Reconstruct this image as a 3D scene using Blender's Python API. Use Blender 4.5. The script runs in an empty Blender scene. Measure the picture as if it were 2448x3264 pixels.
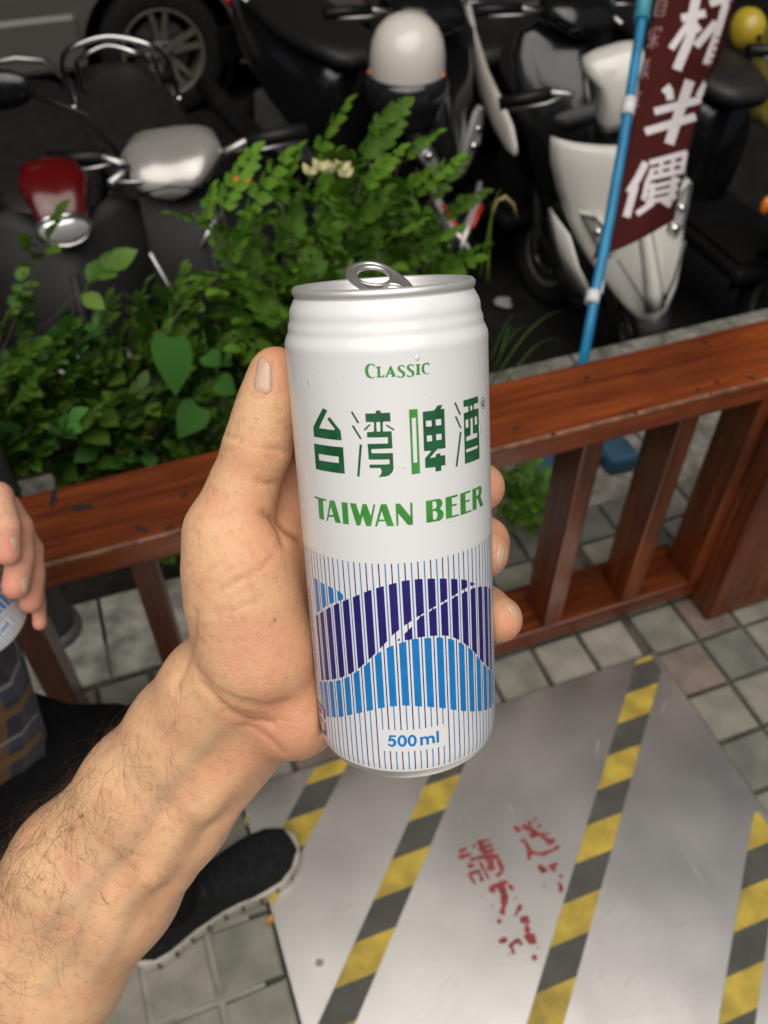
import bpy, bmesh, math, random
import numpy as np
from mathutils import Vector, Matrix, noise
from mathutils.bvhtree import BVHTree
from mathutils.geometry import tessellate_polygon

random.seed(7)
rng = np.random.default_rng(7)
SC = bpy.context.scene
COL = SC.collection
PI = math.pi

# ---------------------------------------------------------------- camera
CAM_H = 1.4
PITCH = math.radians(46.6)              # looking down
FPX, CX, CY = 2770.0, 1224.0, 1632.0    # focal length and centre in photograph pixels
cam_data = bpy.data.cameras.new('camera')
cam_data.sensor_fit = 'VERTICAL'
cam_data.sensor_height = 24.0
cam_data.lens = 24.0 * FPX / 3264.0
cam_data.clip_start = 0.01
cam_data.clip_end = 500.0
cam_data.dof.use_dof = True
cam_data.dof.focus_distance = 0.292
cam_data.dof.aperture_fstop = 10.7
cam = bpy.data.objects.new('camera', cam_data)
COL.objects.link(cam)
cam.location = (0, 0, CAM_H)
cam.rotation_euler = (PI / 2 - PITCH, 0, 0)
SC.camera = cam

# ---------------------------------------------------------------- sky and sun (overcast, soft)
SUN_EL, SUN_AZ = math.radians(65), math.radians(180)     # azimuth from +Y towards +X: behind the camera
world = bpy.data.worlds.new('World')
SC.world = world
world.use_nodes = True
wn = world.node_tree
bg = wn.nodes['Background']
sky = wn.nodes.new('ShaderNodeTexSky')
sky.sky_type = 'NISHITA'
sky.sun_disc = False
sky.sun_elevation = SUN_EL
sky.sun_rotation = SUN_AZ
sky.air_density = 1.0
sky.dust_density = 6.0
sky.ozone_density = 0.6
wn.links.new(sky.outputs[0], bg.inputs[0])
bg.inputs[1].default_value = 0.05
sun_data = bpy.data.lights.new('sun', 'SUN')
sun_data.energy = 4.2
sun_data.angle = math.radians(78)
sun_data.color = (1.0, 0.962, 0.91)
sun = bpy.data.objects.new('sun', sun_data)
COL.objects.link(sun)
_sd = Vector((math.sin(SUN_AZ) * math.cos(SUN_EL), math.cos(SUN_AZ) * math.cos(SUN_EL), math.sin(SUN_EL)))
sun.rotation_euler = _sd.to_track_quat('Z', 'Y').to_euler()

SC.view_settings.view_transform = 'Standard'
SC.view_settings.look = 'None'
SC.view_settings.gamma = 1.0
SC.view_settings.exposure = -0.47
SC.view_settings.use_curve_mapping = False
SC.render.engine = 'CYCLES'
SC.cycles.use_denoising = True
SC.cycles.max_bounces = 6
SC.cycles.diffuse_bounces = 3
SC.cycles.glossy_bounces = 3
SC.cycles.transmission_bounces = 4

# ---------------------------------------------------------------- helpers
_U = np.array([0, math.sin(PITCH), math.cos(PITCH)])
_F = np.array([0, math.cos(PITCH), -math.sin(PITCH)])
_O = np.array([0, 0, CAM_H])
def ray(x, y): return np.array([(x - CX) / FPX, 0, 0]) + _U * ((CY - y) / FPX) + _F
def at_z(x, y, z=0.0):                  # the point of a height z seen at a photograph pixel
    r = ray(x, y); return Vector(_O + r * ((z - CAM_H) / r[2]))
def at_d(x, y, d): return Vector(_O + ray(x, y) * d)     # ... at a depth d
def c2w(P):                             # camera space (x right, y up, z back) to world, arrays
    P = np.asarray(P, float)
    return np.stack([P[..., 0], P[..., 1] * _U[1] - P[..., 2] * _F[1], CAM_H + P[..., 1] * _U[2] - P[..., 2] * _F[2]], -1)
def cp(x, y, d): return np.array([(x - CX) / FPX * d, (CY - y) / FPX * d, -d])
def w2px(P):
    q = np.asarray(P, float) - _O
    d = q @ _F
    return CX + FPX * q[..., 0] / d, CY - FPX * (q @ _U) / d, d

YAW = math.radians(20.2)                # the railing, the plate and the paving share this direction
EV = Vector((math.cos(YAW), math.sin(YAW), 0)); NV = Vector((-math.sin(YAW), math.cos(YAW), 0))
def sn(s, n, z=0.0): return EV * s + NV * n + Vector((0, 0, z))

def thing(name, label, cat, loc=(0, 0, 0), rotz=0.0, group=None):
    o = bpy.data.objects.new(name, None); COL.objects.link(o)
    o.location = loc; o.rotation_euler = (0, 0, rotz)
    o.empty_display_size = 0.1
    o['label'] = label; o['category'] = cat
    if group: o['group'] = group
    return o
def tag(o, label=None, cat=None, group=None, kind=None):
    if label: o['label'] = label
    if cat: o['category'] = cat
    if group: o['group'] = group
    if kind: o['kind'] = kind
    return o

class MB:
    """collects shapes; build() links them as ONE mesh object"""
    def __init__(s): s.v = []; s.f = []; s.sm = []
    def add(s, vs, fs, smooth=False):
        n = len(s.v)
        s.v += [tuple(v) for v in vs]
        s.f += [tuple(i + n for i in f) for f in fs]
        s.sm += [smooth] * len(fs)
        return s
    def box(s, c, d, M=None, bev=0.0):
        c = Vector(c); hx, hy, hz = d[0] / 2, d[1] / 2, d[2] / 2
        if bev <= 0:
            vs = [Vector((x * hx, y * hy, z * hz)) for z in (-1, 1) for y in (-1, 1) for x in (-1, 1)]
            fs = [(0, 2, 3, 1), (4, 5, 7, 6), (0, 1, 5, 4), (2, 6, 7, 3), (0, 4, 6, 2), (1, 3, 7, 5)]
        else:
            b = min(bev, hx * .9, hy * .9, hz * .9)
            bm = bmesh.new(); bmesh.ops.create_cube(bm, size=1.0)
            for v in bm.verts: v.co = Vector((v.co.x * d[0], v.co.y * d[1], v.co.z * d[2]))
            bmesh.ops.bevel(bm, geom=bm.edges[:] , offset=b, segments=2, affect='EDGES', profile=0.5)
            bm.verts.ensure_lookup_table()
            vs = [v.co.copy() for v in bm.verts]; fs = [tuple(v.index for v in f.verts) for f in bm.faces]; bm.free()
        if M is not None: vs = [M @ v for v in vs]
        return s.add([v + c for v in vs], fs)
    def tube(s, pts, r, seg=8, caps=True, closed=False, smooth=True, flat=1.0):
        pts = [Vector(p) for p in pts]; n = len(pts)
        rs = list(r) if hasattr(r, '__len__') else [r] * n
        up = Vector((0, 0, 1)); vs = []; fs = []
        prev = None
        for i, p in enumerate(pts):
            a = pts[(i + 1) % n] if (closed or i < n - 1) else p
            b = pts[(i - 1) % n] if (closed or i > 0) else p
            t = (a - b).normalized()
            if prev is None:
                x = t.cross(up)
                if x.length < 1e-3: x = t.cross(Vector((0, 1, 0)))
                x.normalize()
            else:
                x = prev - t * prev.dot(t); x.normalize()
            prev = x; y = t.cross(x)
            for k in range(seg):
                w = 2 * PI * k / seg
                vs.append(p + (x * math.cos(w) + y * math.sin(w) * flat) * rs[i])
        m = n if closed else n - 1
        for i in range(m):
            for k in range(seg):
                a = i * seg + k; b = i * seg + (k + 1) % seg; j = ((i + 1) % n) * seg
                fs.append((a, b, j + (k + 1) % seg, j + k))
        s.add(vs, fs, smooth)
        if caps and not closed:
            base = len(s.v) - len(vs)
            s.f.append(tuple(base + k for k in reversed(range(seg)))); s.sm.append(False)
            s.f.append(tuple(base + (n - 1) * seg + k for k in range(seg))); s.sm.append(False)
        return s
    def lathe(s, prof, seg=32, M=None, smooth=True, ang=2 * PI):
        vs = []; fs = []; n = len(prof); full = abs(ang - 2 * PI) < 1e-6
        m = seg if full else seg + 1
        for k in range(m):
            w = ang * k / seg
            for r, z in prof: vs.append(Vector((r * math.cos(w), r * math.sin(w), z)))
        for k in range(seg):
            k2 = (k + 1) % m
            for i in range(n - 1): fs.append((k * n + i, k2 * n + i, k2 * n + i + 1, k * n + i + 1))
        if M is not None: vs = [M @ v for v in vs]
        return s.add(vs, fs, smooth)
    def loft(s, rings, closed=True, caps=True, smooth=True):
        n = len(rings[0]); vs = [v for r in rings for v in r]; fs = []
        for i in range(len(rings) - 1):
            for k in range(n if closed else n - 1):
                k2 = (k + 1) % n
                fs.append((i * n + k, i * n + k2, (i + 1) * n + k2, (i + 1) * n + k))
        base = len(s.v); s.add(vs, fs, smooth)
        if caps and closed:
            s.f.append(tuple(base + k for k in reversed(range(n)))); s.sm.append(smooth)
            s.f.append(tuple(base + (len(rings) - 1) * n + k for k in range(n))); s.sm.append(smooth)
        return s
    def slab(s, grid, t, smooth=True):
        """a curved sheet given as rows of points, thickened by t along its normals"""
        R, C = len(grid), len(grid[0]); g = [[Vector(p) for p in r] for r in grid]; back = []
        for i in range(R):
            row = []
            for j in range(C):
                du = g[i][min(j + 1, C - 1)] - g[i][max(j - 1, 0)]; dv = g[min(i + 1, R - 1)][j] - g[max(i - 1, 0)][j]
                nn = du.cross(dv)
                nn = nn.normalized() if nn.length > 1e-9 else Vector((0, 0, 1))
                row.append(g[i][j] - nn * t)
            back.append(row)
        A = [p for r in g for p in r]; B = [p for r in back for p in r]; N = R * C; fs = []
        for i in range(R - 1):
            for j in range(C - 1):
                a = i * C + j; fs.append((a, a + 1, a + C + 1, a + C)); fs.append((N + a, N + a + C, N + a + C + 1, N + a + 1))
        bd = [(0, j) for j in range(C)] + [(i, C - 1) for i in range(1, R)] + [(R - 1, j) for j in range(C - 2, -1, -1)] + [(i, 0) for i in range(R - 2, 0, -1)]
        idx = [i * C + j for i, j in bd]
        for k in range(len(idx)):
            a, b = idx[k], idx[(k + 1) % len(idx)]; fs.append((b, a, N + a, N + b))
        return s.add(A + B, fs, smooth)
    def ico(s, c, r, sub=2, M=None, scale=(1, 1, 1)):
        bm = bmesh.new(); bmesh.ops.create_icosphere(bm, subdivisions=sub, radius=r)
        vs = [Vector((v.co.x * scale[0], v.co.y * scale[1], v.co.z * scale[2])) for v in bm.verts]
        fs = [tuple(v.index for v in f.verts) for f in bm.faces]; bm.free()
        if M is not None: vs = [M @ v for v in vs]
        return s.add([v + Vector(c) for v in vs], fs, True)
    def prism(s, poly, z0, z1, M=None):
        """extrude a 2D polygon (x, y) from z0 to z1"""
        n = len(poly); vs = [Vector((x, y, z0)) for x, y in poly] + [Vector((x, y, z1)) for x, y in poly]
        if M is not None: vs = [M @ v for v in vs]
        fs = [tuple(reversed(range(n))), tuple(range(n, 2 * n))] + [(i, (i + 1) % n, n + (i + 1) % n, n + i) for i in range(n)]
        return s.add(vs, fs)
    def build(s, name, mat=None, parent=None, world=False, smooth=None):
        me = bpy.data.meshes.new(name)
        vs = s.v
        if parent is not None and world:
            inv = tree_matrix(parent).inverted(); vs = [inv @ Vector(v) for v in vs]
        me.from_pydata([tuple(v) for v in vs], [], s.f); me.update()
        me.polygons.foreach_set('use_smooth', np.array(s.sm if smooth is None else [smooth] * len(s.f), dtype=bool))
        if mat: me.materials.append(mat)
        o = bpy.data.objects.new(name, me); COL.objects.link(o)
        if parent is not None: o.parent = parent
        return o
def tree_matrix(o):
    M = Matrix.LocRotScale(o.location, o.rotation_euler, o.scale)
    return tree_matrix(o.parent) @ M if o.parent else M
def mesh_np(name, V, Fc, mat=None, parent=None, smooth=True):
    me = bpy.data.meshes.new(name)
    V = np.asarray(V, np.float32); Fc = np.asarray(Fc, np.int32); n, k = Fc.shape
    me.vertices.add(len(V)); me.vertices.foreach_set('co', V.ravel())
    me.loops.add(n * k); me.loops.foreach_set('vertex_index', Fc.ravel())
    me.polygons.add(n); me.polygons.foreach_set('loop_start', np.arange(0, n * k, k, dtype=np.int32))
    me.polygons.foreach_set('use_smooth', np.full(n, smooth)); me.update(calc_edges=True); me.validate()
    if mat: me.materials.append(mat)
    o = bpy.data.objects.new(name, me); COL.objects.link(o)
    if parent is not None: o.parent = parent
    return o
def copy_tree(o, parent=None):
    c = o.copy(); COL.objects.link(c); c.parent = parent
    for ch in list(o.children): copy_tree(ch, c)
    return c
def smooth_path(P, n=5):
    P = [Vector(p) for p in P]; out = []
    for i in range(len(P) - 1):
        p0, p1, p2, p3 = P[max(0, i - 1)], P[i], P[i + 1], P[min(len(P) - 1, i + 2)]
        for k in range(n):
            t = k / n; out.append(.5 * ((2 * p1) + (p2 - p0) * t + (2 * p0 - 5 * p1 + 4 * p2 - p3) * t * t + (3 * p1 - p0 - 3 * p2 + p3) * t ** 3))
    return out + [P[-1]]
def ellipse(c, ux, uy, n=24): return [Vector(c) + Vector(ux) * math.cos(2 * PI * k / n) + Vector(uy) * math.sin(2 * PI * k / n) for k in range(n)]

# ---------------------------------------------------------------- materials
def mat(name, col, rough=0.5, metal=0.0, var=0.0, scale=20.0, bump=0.0, bscale=None, coat=0.0, spec=0.5, col2=None, stretch=None, sss=0.0, rvar=0.0, detail=4.0, bdist=0.002, rnd=0.0, trans=0.0):
    """principled material with procedural colour variation, roughness variation and bump"""
    m = bpy.data.materials.new(name); m.use_nodes = True
    nt = m.node_tree; p = nt.nodes['Principled BSDF']; L = nt.links.new
    p.inputs['Base Color'].default_value = (*col, 1); p.inputs['Roughness'].default_value = rough
    p.inputs['Metallic'].default_value = metal; p.inputs['Specular IOR Level'].default_value = spec
    if coat: p.inputs['Coat Weight'].default_value = coat; p.inputs['Coat Roughness'].default_value = 0.08
    if trans: p.inputs['Transmission Weight'].default_value = trans
    if sss:
        p.inputs['Subsurface Weight'].default_value = sss; p.inputs['Subsurface Radius'].default_value = (1.0, 0.35, 0.2); p.inputs['Subsurface Scale'].default_value = 0.004
    tc = nt.nodes.new('ShaderNodeTexCoord'); mp = nt.nodes.new('ShaderNodeMapping')
    L(tc.outputs['Object'], mp.inputs[0])
    if stretch: mp.inputs['Scale'].default_value = stretch
    if var or col2 or rvar or rnd:
        nz = nt.nodes.new('ShaderNodeTexNoise'); nz.inputs['Scale'].default_value = scale; nz.inputs['Detail'].default_value = detail
        L(mp.outputs[0], nz.inputs['Vector'])
        rp = nt.nodes.new('ShaderNodeValToRGB')
        c2 = col2 if col2 else tuple(min(1, c * (1 + var)) for c in col); c1 = col if col2 else tuple(c * (1 - var) for c in col)
        rp.color_ramp.elements[0].color = (*c1, 1); rp.color_ramp.elements[1].color = (*c2, 1)
        rp.color_ramp.elements[0].position = 0.35; rp.color_ramp.elements[1].position = 0.65
        L(nz.outputs[0], rp.inputs[0]); out = rp.outputs[0]
        if rnd:
            oi = nt.nodes.new('ShaderNodeObjectInfo'); hs = nt.nodes.new('ShaderNodeHueSaturation'); mr = nt.nodes.new('ShaderNodeMapRange')
            mr.inputs[3].default_value = 1 - rnd; mr.inputs[4].default_value = 1 + rnd
            L(oi.outputs['Random'], mr.inputs[0]); L(mr.outputs[0], hs.inputs['Value']); L(out, hs.inputs['Color']); out = hs.outputs[0]
        L(out, p.inputs['Base Color'])
        if rvar:
            mr = nt.nodes.new('ShaderNodeMapRange'); mr.inputs[3].default_value = max(0.02, rough - rvar); mr.inputs[4].default_value = min(1, rough + rvar)
            L(nz.outputs[0], mr.inputs[0]); L(mr.outputs[0], p.inputs['Roughness'])
    if bump:
        nb = nt.nodes.new('ShaderNodeTexNoise'); nb.inputs['Scale'].default_value = bscale or scale * 3; nb.inputs['Detail'].default_value = 5
        L(mp.outputs[0], nb.inputs['Vector']); b = nt.nodes.new('ShaderNodeBump'); b.inputs['Strength'].default_value = bump; b.inputs['Distance'].default_value = bdist
        L(nb.outputs[0], b.inputs['Height']); L(b.outputs[0], p.inputs['Normal'])
    return m
def nodes(m): return m.node_tree, m.node_tree.nodes['Principled BSDF'], m.node_tree.links.new
M_black = mat('black_plastic', (0.008, 0.0075, 0.0075), 0.42, spec=.3, var=.2, rvar=.12, scale=12)
M_gloss_black = mat('gloss_black_paint', (0.007, 0.0068, 0.007), 0.22, coat=.35, rvar=.05, scale=8)
M_rubber = mat('tyre_rubber', (0.012, 0.0115, 0.011), 0.8, spec=.2, var=.25, scale=30, bump=.3, bscale=120)
M_chrome = mat('chrome', (0.75, 0.74, 0.72), 0.12, metal=1, rvar=.08, scale=25)
M_steel = mat('dull_steel', (0.42, 0.41, 0.4), 0.38, metal=1, rvar=.12, scale=30)
M_glass_dark = mat('tinted_glass', (0.015, 0.016, 0.018), 0.05, spec=.8)
M_orange = mat('orange_lens', (0.75, 0.2, 0.02), 0.15, coat=.5)
M_redlens = mat('red_lens', (0.35, 0.02, 0.015), 0.15, coat=.5)
M_clear = mat('clear_lens', (0.8, 0.8, 0.78), 0.06, metal=.6)

# ================================================================ the setting
M_asphalt = mat('asphalt', (0.013, 0.012, 0.0115), 0.9, spec=.2, var=.35, scale=9, bump=.5, bscale=260, rvar=.1, bdist=.004)
M_mortar = mat('joint_mortar', (0.065, 0.06, 0.047), 0.95, var=.4, scale=25, bump=.4, bscale=200)
M_concrete = mat('concrete', (0.30, 0.29, 0.25), 0.9, var=.4, scale=22, bump=.4, bscale=150)
M_soil = mat('planting_soil', (0.022, 0.017, 0.012), 0.95, var=.5, scale=40, bump=.8, bscale=90, bdist=.01)
# washed aggregate concrete of the kerb
M_aggregate = mat('washed_aggregate', (0.16, 0.15, 0.13), 0.9, var=.3, scale=10)
nt, p, L = nodes(M_aggregate)
tc = nt.nodes.new('ShaderNodeTexCoord'); vo = nt.nodes.new('ShaderNodeTexVoronoi'); vo.inputs['Scale'].default_value = 95
nz = nt.nodes.new('ShaderNodeTexNoise'); nz.inputs['Scale'].default_value = 14; nz.inputs['Detail'].default_value = 6
rp = nt.nodes.new('ShaderNodeValToRGB'); e = rp.color_ramp.elements
e[0].color = (0.085, 0.08, 0.067, 1); e[1].color = (0.34, 0.32, 0.27, 1)
e.new(0.5).color = (0.16, 0.145, 0.12, 1)
mx = nt.nodes.new('ShaderNodeMixRGB'); mx.inputs[0].default_value = .55
rp2 = nt.nodes.new('ShaderNodeValToRGB'); rp2.color_ramp.elements[0].position = .4; rp2.color_ramp.elements[1].position = .62
rp2.color_ramp.elements[0].color = (0.075, 0.075, 0.06, 1); rp2.color_ramp.elements[1].color = (0.27, 0.26, 0.225, 1)
L(tc.outputs['Object'], vo.inputs['Vector']); L(tc.outputs['Object'], nz.inputs['Vector'])
L(vo.outputs['Color'], rp.inputs[0]); L(nz.outputs[0], rp2.inputs[0]); L(rp.outputs[0], mx.inputs[1]); L(rp2.outputs[0], mx.inputs[2]); L(mx.outputs[0], p.inputs['Base Color'])
b = nt.nodes.new('ShaderNodeBump'); b.inputs['Strength'].default_value = .7; b.inputs['Distance'].default_value = .003; b.invert = True
L(vo.outputs['Distance'], b.inputs['Height']); L(b.outputs[0], p.inputs['Normal'])

ROAD_Z = -0.5
# road: one sheet out to the horizon (the street lies half a metre below the terrace)
o = MB().add([(-250, -250, ROAD_Z), (250, -250, ROAD_Z), (250, 250, ROAD_Z), (-250, 250, ROAD_Z)], [(0, 1, 2, 3)]).build('road', M_asphalt); tag(o, kind='structure')
# terrace body under the paving and the kerb edging, standing above the road
KN0, KN1 = 1.085, 1.615                # kerb strip between these distances along NV
t = MB()
q = [sn(-7, -6), sn(9, -6), sn(9, KN0), sn(-7, KN0)]
t.add([v + Vector((0, 0, -.012)) for v in q] + [v + Vector((0, 0, ROAD_Z - .05)) for v in q], [(0, 1, 2, 3), (4, 7, 6, 5), (0, 4, 5, 1), (1, 5, 6, 2), (2, 6, 7, 3), (3, 7, 4, 0)])
o = t.build('terrace', M_mortar); tag(o, kind='structure')
# kerb of washed aggregate in lengths with open joints; the left part holds the planting bed
def prism_sn(corners, z0, z1, mb=None, bev=0.0):
    mb = mb or MB()
    a = [sn(s, n, z0) for s, n in corners]; b_ = [sn(s, n, z1) for s, n in corners]; n = len(corners)
    fs = [tuple(reversed(range(n))), tuple(range(n, 2 * n))] + [(i, (i + 1) % n, n + (i + 1) % n, n + i) for i in range(n)]
    return mb.add(a + b_, fs)
KERB = tag(bpy.data.objects.new('kerb', None), kind='structure'); COL.objects.link(KERB)
def kerb_block(s0, s1, n0, n1, z1=0.0, m=None):
    g = .004
    prism_sn([(s0 + g, n0 + g), (s1 - g, n0 + g), (s1 - g, n1 - g), (s0 + g, n1 - g)], ROAD_Z - .02, z1).build('kerb_block', m or M_aggregate, KERB)
for s0, s1 in ((.52, 1.12), (1.12, 1.9), (1.9, 2.7), (2.7, 4.0)): kerb_block(s0, s1, KN0 + .01, KN1, .002)
for s0, s1 in ((-2.2, -1.0), (-1.0, -.17), (-.17, .52)): kerb_block(s0, s1, 1.01, 1.215, .004, M_concrete)
for s0, s1 in ((-2.2, -1.0), (-1.0, -.17), (-.17, .52)): kerb_block(s0, s1, 1.545, 1.615, .01)
bed = prism_sn([(-2.2, 1.216), (.515, 1.216), (.515, 1.544), (-2.2, 1.544)], ROAD_Z - .03, -.03).build('planting_bed', M_soil); tag(bed, kind='structure')

# paving: every paver its own mesh on the 10 cm grid, joints open over the mortar
def paver_mesh(k):
    bm = bmesh.new(); r = random.Random(k)
    w = .0462; bv = .0035
    z0, z1 = -.02, 0.0
    pts = [(-w, -w), (w, -w), (w, w), (-w, w)]
    pts = [(x + r.uniform(-.0016, .0016), y + r.uniform(-.0016, .0016)) for x, y in pts]
    lo = [bm.verts.new((x, y, z0)) for x, y in pts]; mi = [bm.verts.new((x, y, z1 - bv)) for x, y in pts]
    hi = [bm.verts.new((x * (1 - bv / w), y * (1 - bv / w), z1 + r.uniform(-.0008, .0008))) for x, y in pts]
    for a, b_ in ((lo, mi), (mi, hi)):
        for i in range(4): bm.faces.new((a[i], a[(i + 1) % 4], b_[(i + 1) % 4], b_[i]))
    bm.faces.new(hi)
    me = bpy.data.meshes.new('paver'); bm.to_mesh(me); bm.free(); return me
pm = dict(
    green=mat('paver_grey_green', (0.155, 0.152, 0.122), 0.85, var=.25, scale=14, bump=.5, bscale=160, rnd=.16, bdist=.003),
    grey=mat('paver_warm_grey', (0.20, 0.19, 0.155), 0.85, var=.2, scale=16, bump=.5, bscale=160, rnd=.15, bdist=.003),
    pink=mat('paver_brown_pink', (0.14, 0.108, 0.088), 0.85, var=.25, scale=14, bump=.5, bscale=160, rnd=.15, bdist=.003),
    dark=mat('paver_dark_green', (0.112, 0.114, 0.094), 0.85, var=.25, scale=14, bump=.5, bscale=160, rnd=.15, bdist=.003))
pmesh = {k: [paver_mesh(i * 7 + j) for j in range(4)] for i, k in enumerate(pm)}
for k in pmesh:
    for me in pmesh[k]: me.materials.append(pm[k])
PAVING = tag(bpy.data.objects.new('pavement', None), kind='structure'); COL.objects.link(PAVING)
rr = random.Random(5)
inplate = lambda s, n: -.005 < s < .80 and n < .70
count = 0
for i in range(-12, 16):
    for j in range(-2, 11):
        s, n = i * .1 - .05 + .0, j * .1 + .06
        if s > .8: s += .015
        if inplate(s, n) and -.0 < s: continue
        P = sn(s, n)
        x, y, d = w2px(np.array(P))
        if not (-500 < x < 2950 and -100 < y < 3900): continue
        near_fence = n > .71
        k = rr.choices(['grey', 'green', 'pink', 'dark'], [5, 3, 1.0, 1] if not near_fence else [3, 3, .8, 2.5])[0]
        if abs(s - .865) < .02 and abs(n - .66) < .02: k = 'pink'
        if abs(s - .965) < .02 and abs(n - .66) < .02: k = 'dark'
        if s < .0 and n < .66: k = rr.choice(['green', 'green', 'grey'])
        o = bpy.data.objects.new('paver', rr.choice(pmesh[k])); COL.objects.link(o); o.parent = PAVING
        o.location = (P.x, P.y, rr.uniform(-.0015, .0005)); o.rotation_euler = (rr.uniform(-.006, .006), rr.uniform(-.006, .006), YAW + rr.choice([0, 0, PI / 2, PI, -PI / 2]) + rr.uniform(-.012, .012)); count += 1
# pale mortar smeared in the joints of the old tiles by the shoe
M_palemortar = mat('pale_mortar', (0.22, 0.21, 0.18), 0.95, var=.2, scale=30)
t = MB()
for s in (-.2, -.1): t.add([sn(s - .0045, .2, -.0035), sn(s + .0045, .2, -.0035), sn(s + .0045, .57, -.0035), sn(s - .0045, .57, -.0035)], [(0, 1, 2, 3)])
for n in (.31, .41, .51): t.add([sn(-.42, n - .004, -.0042), sn(-.035, n - .004, -.0042), sn(-.035, n + .004, -.0042), sn(-.42, n + .004, -.0042)], [(0, 1, 2, 3)])
t.build('joint_filling', M_palemortar, PAVING)

# opposite side of the street: row of dark shop-houses that closes the low sky
M_facade = mat('sooty_render', (0.16, 0.15, 0.135), 0.9, var=.25, scale=1.5, bump=.2, bscale=30)
M_shutter = mat('grey_shutter', (0.14, 0.145, 0.15), 0.5, metal=.3, var=.15, scale=3)
def shop_house(s0, s1, n0, h, k):
    w = s1 - s0
    r = thing('shop_house', ['grey rendered shop house with two shutters across the road', 'tall narrow shop house with one shutter across the road', 'broad low shop house at the end of the row across the road'][k], 'building', sn((s0 + s1) / 2, n0, ROAD_Z), YAW, 'shop houses across the road')
    t = MB(); t.box((0, 4, h / 2), (w - .06, 8, h)); t.box((0, -.15, 3.4), (w, .5, .3)); t.box((0, -.05, h + .15), (w, .3, .3)); t.build('wall', M_facade, r)
    ns = [2, 1, 3][k]
    for i in range(ns):
        x = -w / 2 + w * (i + .5) / ns; ww = w / ns - .6
        sh = MB().box((x, -.03, 1.4), (ww, .04, 2.8)).build('shutter', M_shutter, r)
        sl = MB()
        for q in range(14): sl.box((x, -.06, .15 + q * .2), (ww - .05, .02, .03))
        sl.build('rib', M_shutter, sh)
    for fl in range(int((h - 3.6) // 3)):
        for i in range(ns + 1):
            x = -w / 2 + w * (i + .5) / (ns + 1); z = 5.2 + fl * 3
            wdw = MB().box((x, -.03, z), (1.3, .06, 1.4)).build('window', M_steel, r)
            MB().box((x - .31, -.07, z), (.56, .02, 1.26)).box((x + .31, -.07, z), (.56, .02, 1.26)).build('pane', M_glass_dark, wdw)
# unseen bridge slab over the street, added to shade the road and scooters
M_shade_slab = mat('shade_concrete', (0.13, 0.125, 0.115), .9, var=.2, scale=1.2)
SHADE_BRIDGE = tag(bpy.data.objects.new('added_shade_bridge', None), kind='structure'); COL.objects.link(SHADE_BRIDGE); SHADE_BRIDGE.location = sn(0, 0, 0); SHADE_BRIDGE.rotation_euler = (0, 0, YAW)
MB().box((0, 6.2, 5.35), (70, 8.0, .5)).build('shade_slab', M_shade_slab, SHADE_BRIDGE)
for y in (3.4, 5.3, 7.1, 9.0): MB().box((0, y, 4.75), (70, .45, .7)).build('shade_girder', M_shade_slab, SHADE_BRIDGE)
for y in (2.3, 10.1): MB().box((0, y, 6.05), (70, .18, .9)).build('shade_parapet', M_shade_slab, SHADE_BRIDGE)
for x in (-14, 14): MB().box((x, 6.2, 1.95), (1.1, 2.2, 4.9)).build('shade_pier', M_shade_slab, SHADE_BRIDGE)
shop_house(-9, -1.5, 11, 10, 0); shop_house(-1.5, 3.0, 11, 13, 1); shop_house(3.0, 13, 11, 10, 2)

# ================================================================ wooden railing
def wood(name, along=(1, 14, 14), shade_mul=1.0):
    m = mat(name, (0.15, 0.03, 0.008), 0.36, coat=.15, rvar=.15, scale=6)
    nt, p, L = nodes(m)
    tc = nt.nodes.new('ShaderNodeTexCoord'); mp = nt.nodes.new('ShaderNodeMapping'); mp.inputs['Scale'].default_value = along
    nz = nt.nodes.new('ShaderNodeTexNoise'); nz.inputs['Scale'].default_value = 5; nz.inputs['Detail'].default_value = 8; nz.inputs['Distortion'].default_value = .6
    L(tc.outputs['Object'], mp.inputs[0]); L(mp.outputs[0], nz.inputs['Vector'])
    rp = nt.nodes.new('ShaderNodeValToRGB'); e = rp.color_ramp.elements
    e[0].position = .28; e[1].position = .74
    e[0].color = (0.085 * shade_mul, 0.016 * shade_mul, 0.005 * shade_mul, 1); e[1].color = (0.30 * shade_mul, 0.073 * shade_mul, 0.015 * shade_mul, 1)
    e.new(.5).color = (0.19 * shade_mul, 0.040 * shade_mul, 0.009 * shade_mul, 1)
    L(nz.outputs[0], rp.inputs[0])
    # worn dark blotches and knots
    n2 = nt.nodes.new('ShaderNodeTexNoise'); n2.inputs['Scale'].default_value = 3.2; n2.inputs['Detail'].default_value = 3
    L(tc.outputs['Object'], n2.inputs['Vector'])
    r2 = nt.nodes.new('ShaderNodeValToRGB'); r2.color_ramp.elements[0].position = .38; r2.color_ramp.elements[1].position = .6
    r2.color_ramp.elements[0].color = (.62, .6, .62, 1); r2.color_ramp.elements[1].color = (1.08, 1.05, 1, 1)
    mu = nt.nodes.new('ShaderNodeMixRGB'); mu.blend_type = 'MULTIPLY'; mu.inputs[0].default_value = 1
    L(n2.outputs[0], r2.inputs[0]); L(rp.outputs[0], mu.inputs[1]); L(r2.outputs[0], mu.inputs[2]); L(mu.outputs[0], p.inputs['Base Color'])
    b = nt.nodes.new('ShaderNodeBump'); b.inputs['Strength'].default_value = .35; b.inputs['Distance'].default_value = .0015
    L(nz.outputs[0], b.inputs['Height']); L(b.outputs[0], p.inputs['Normal'])
    return m
M_wood = wood('stained_wood'); M_woodv_shaded = wood('stained_wood_upright_shaded', (14, 14, 1), .58); M_woodb_shaded = wood('stained_wood_foot_shaded', shade_mul=.55)  # uprights and bottom rail are darker copies: their shade is in the colour
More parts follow.
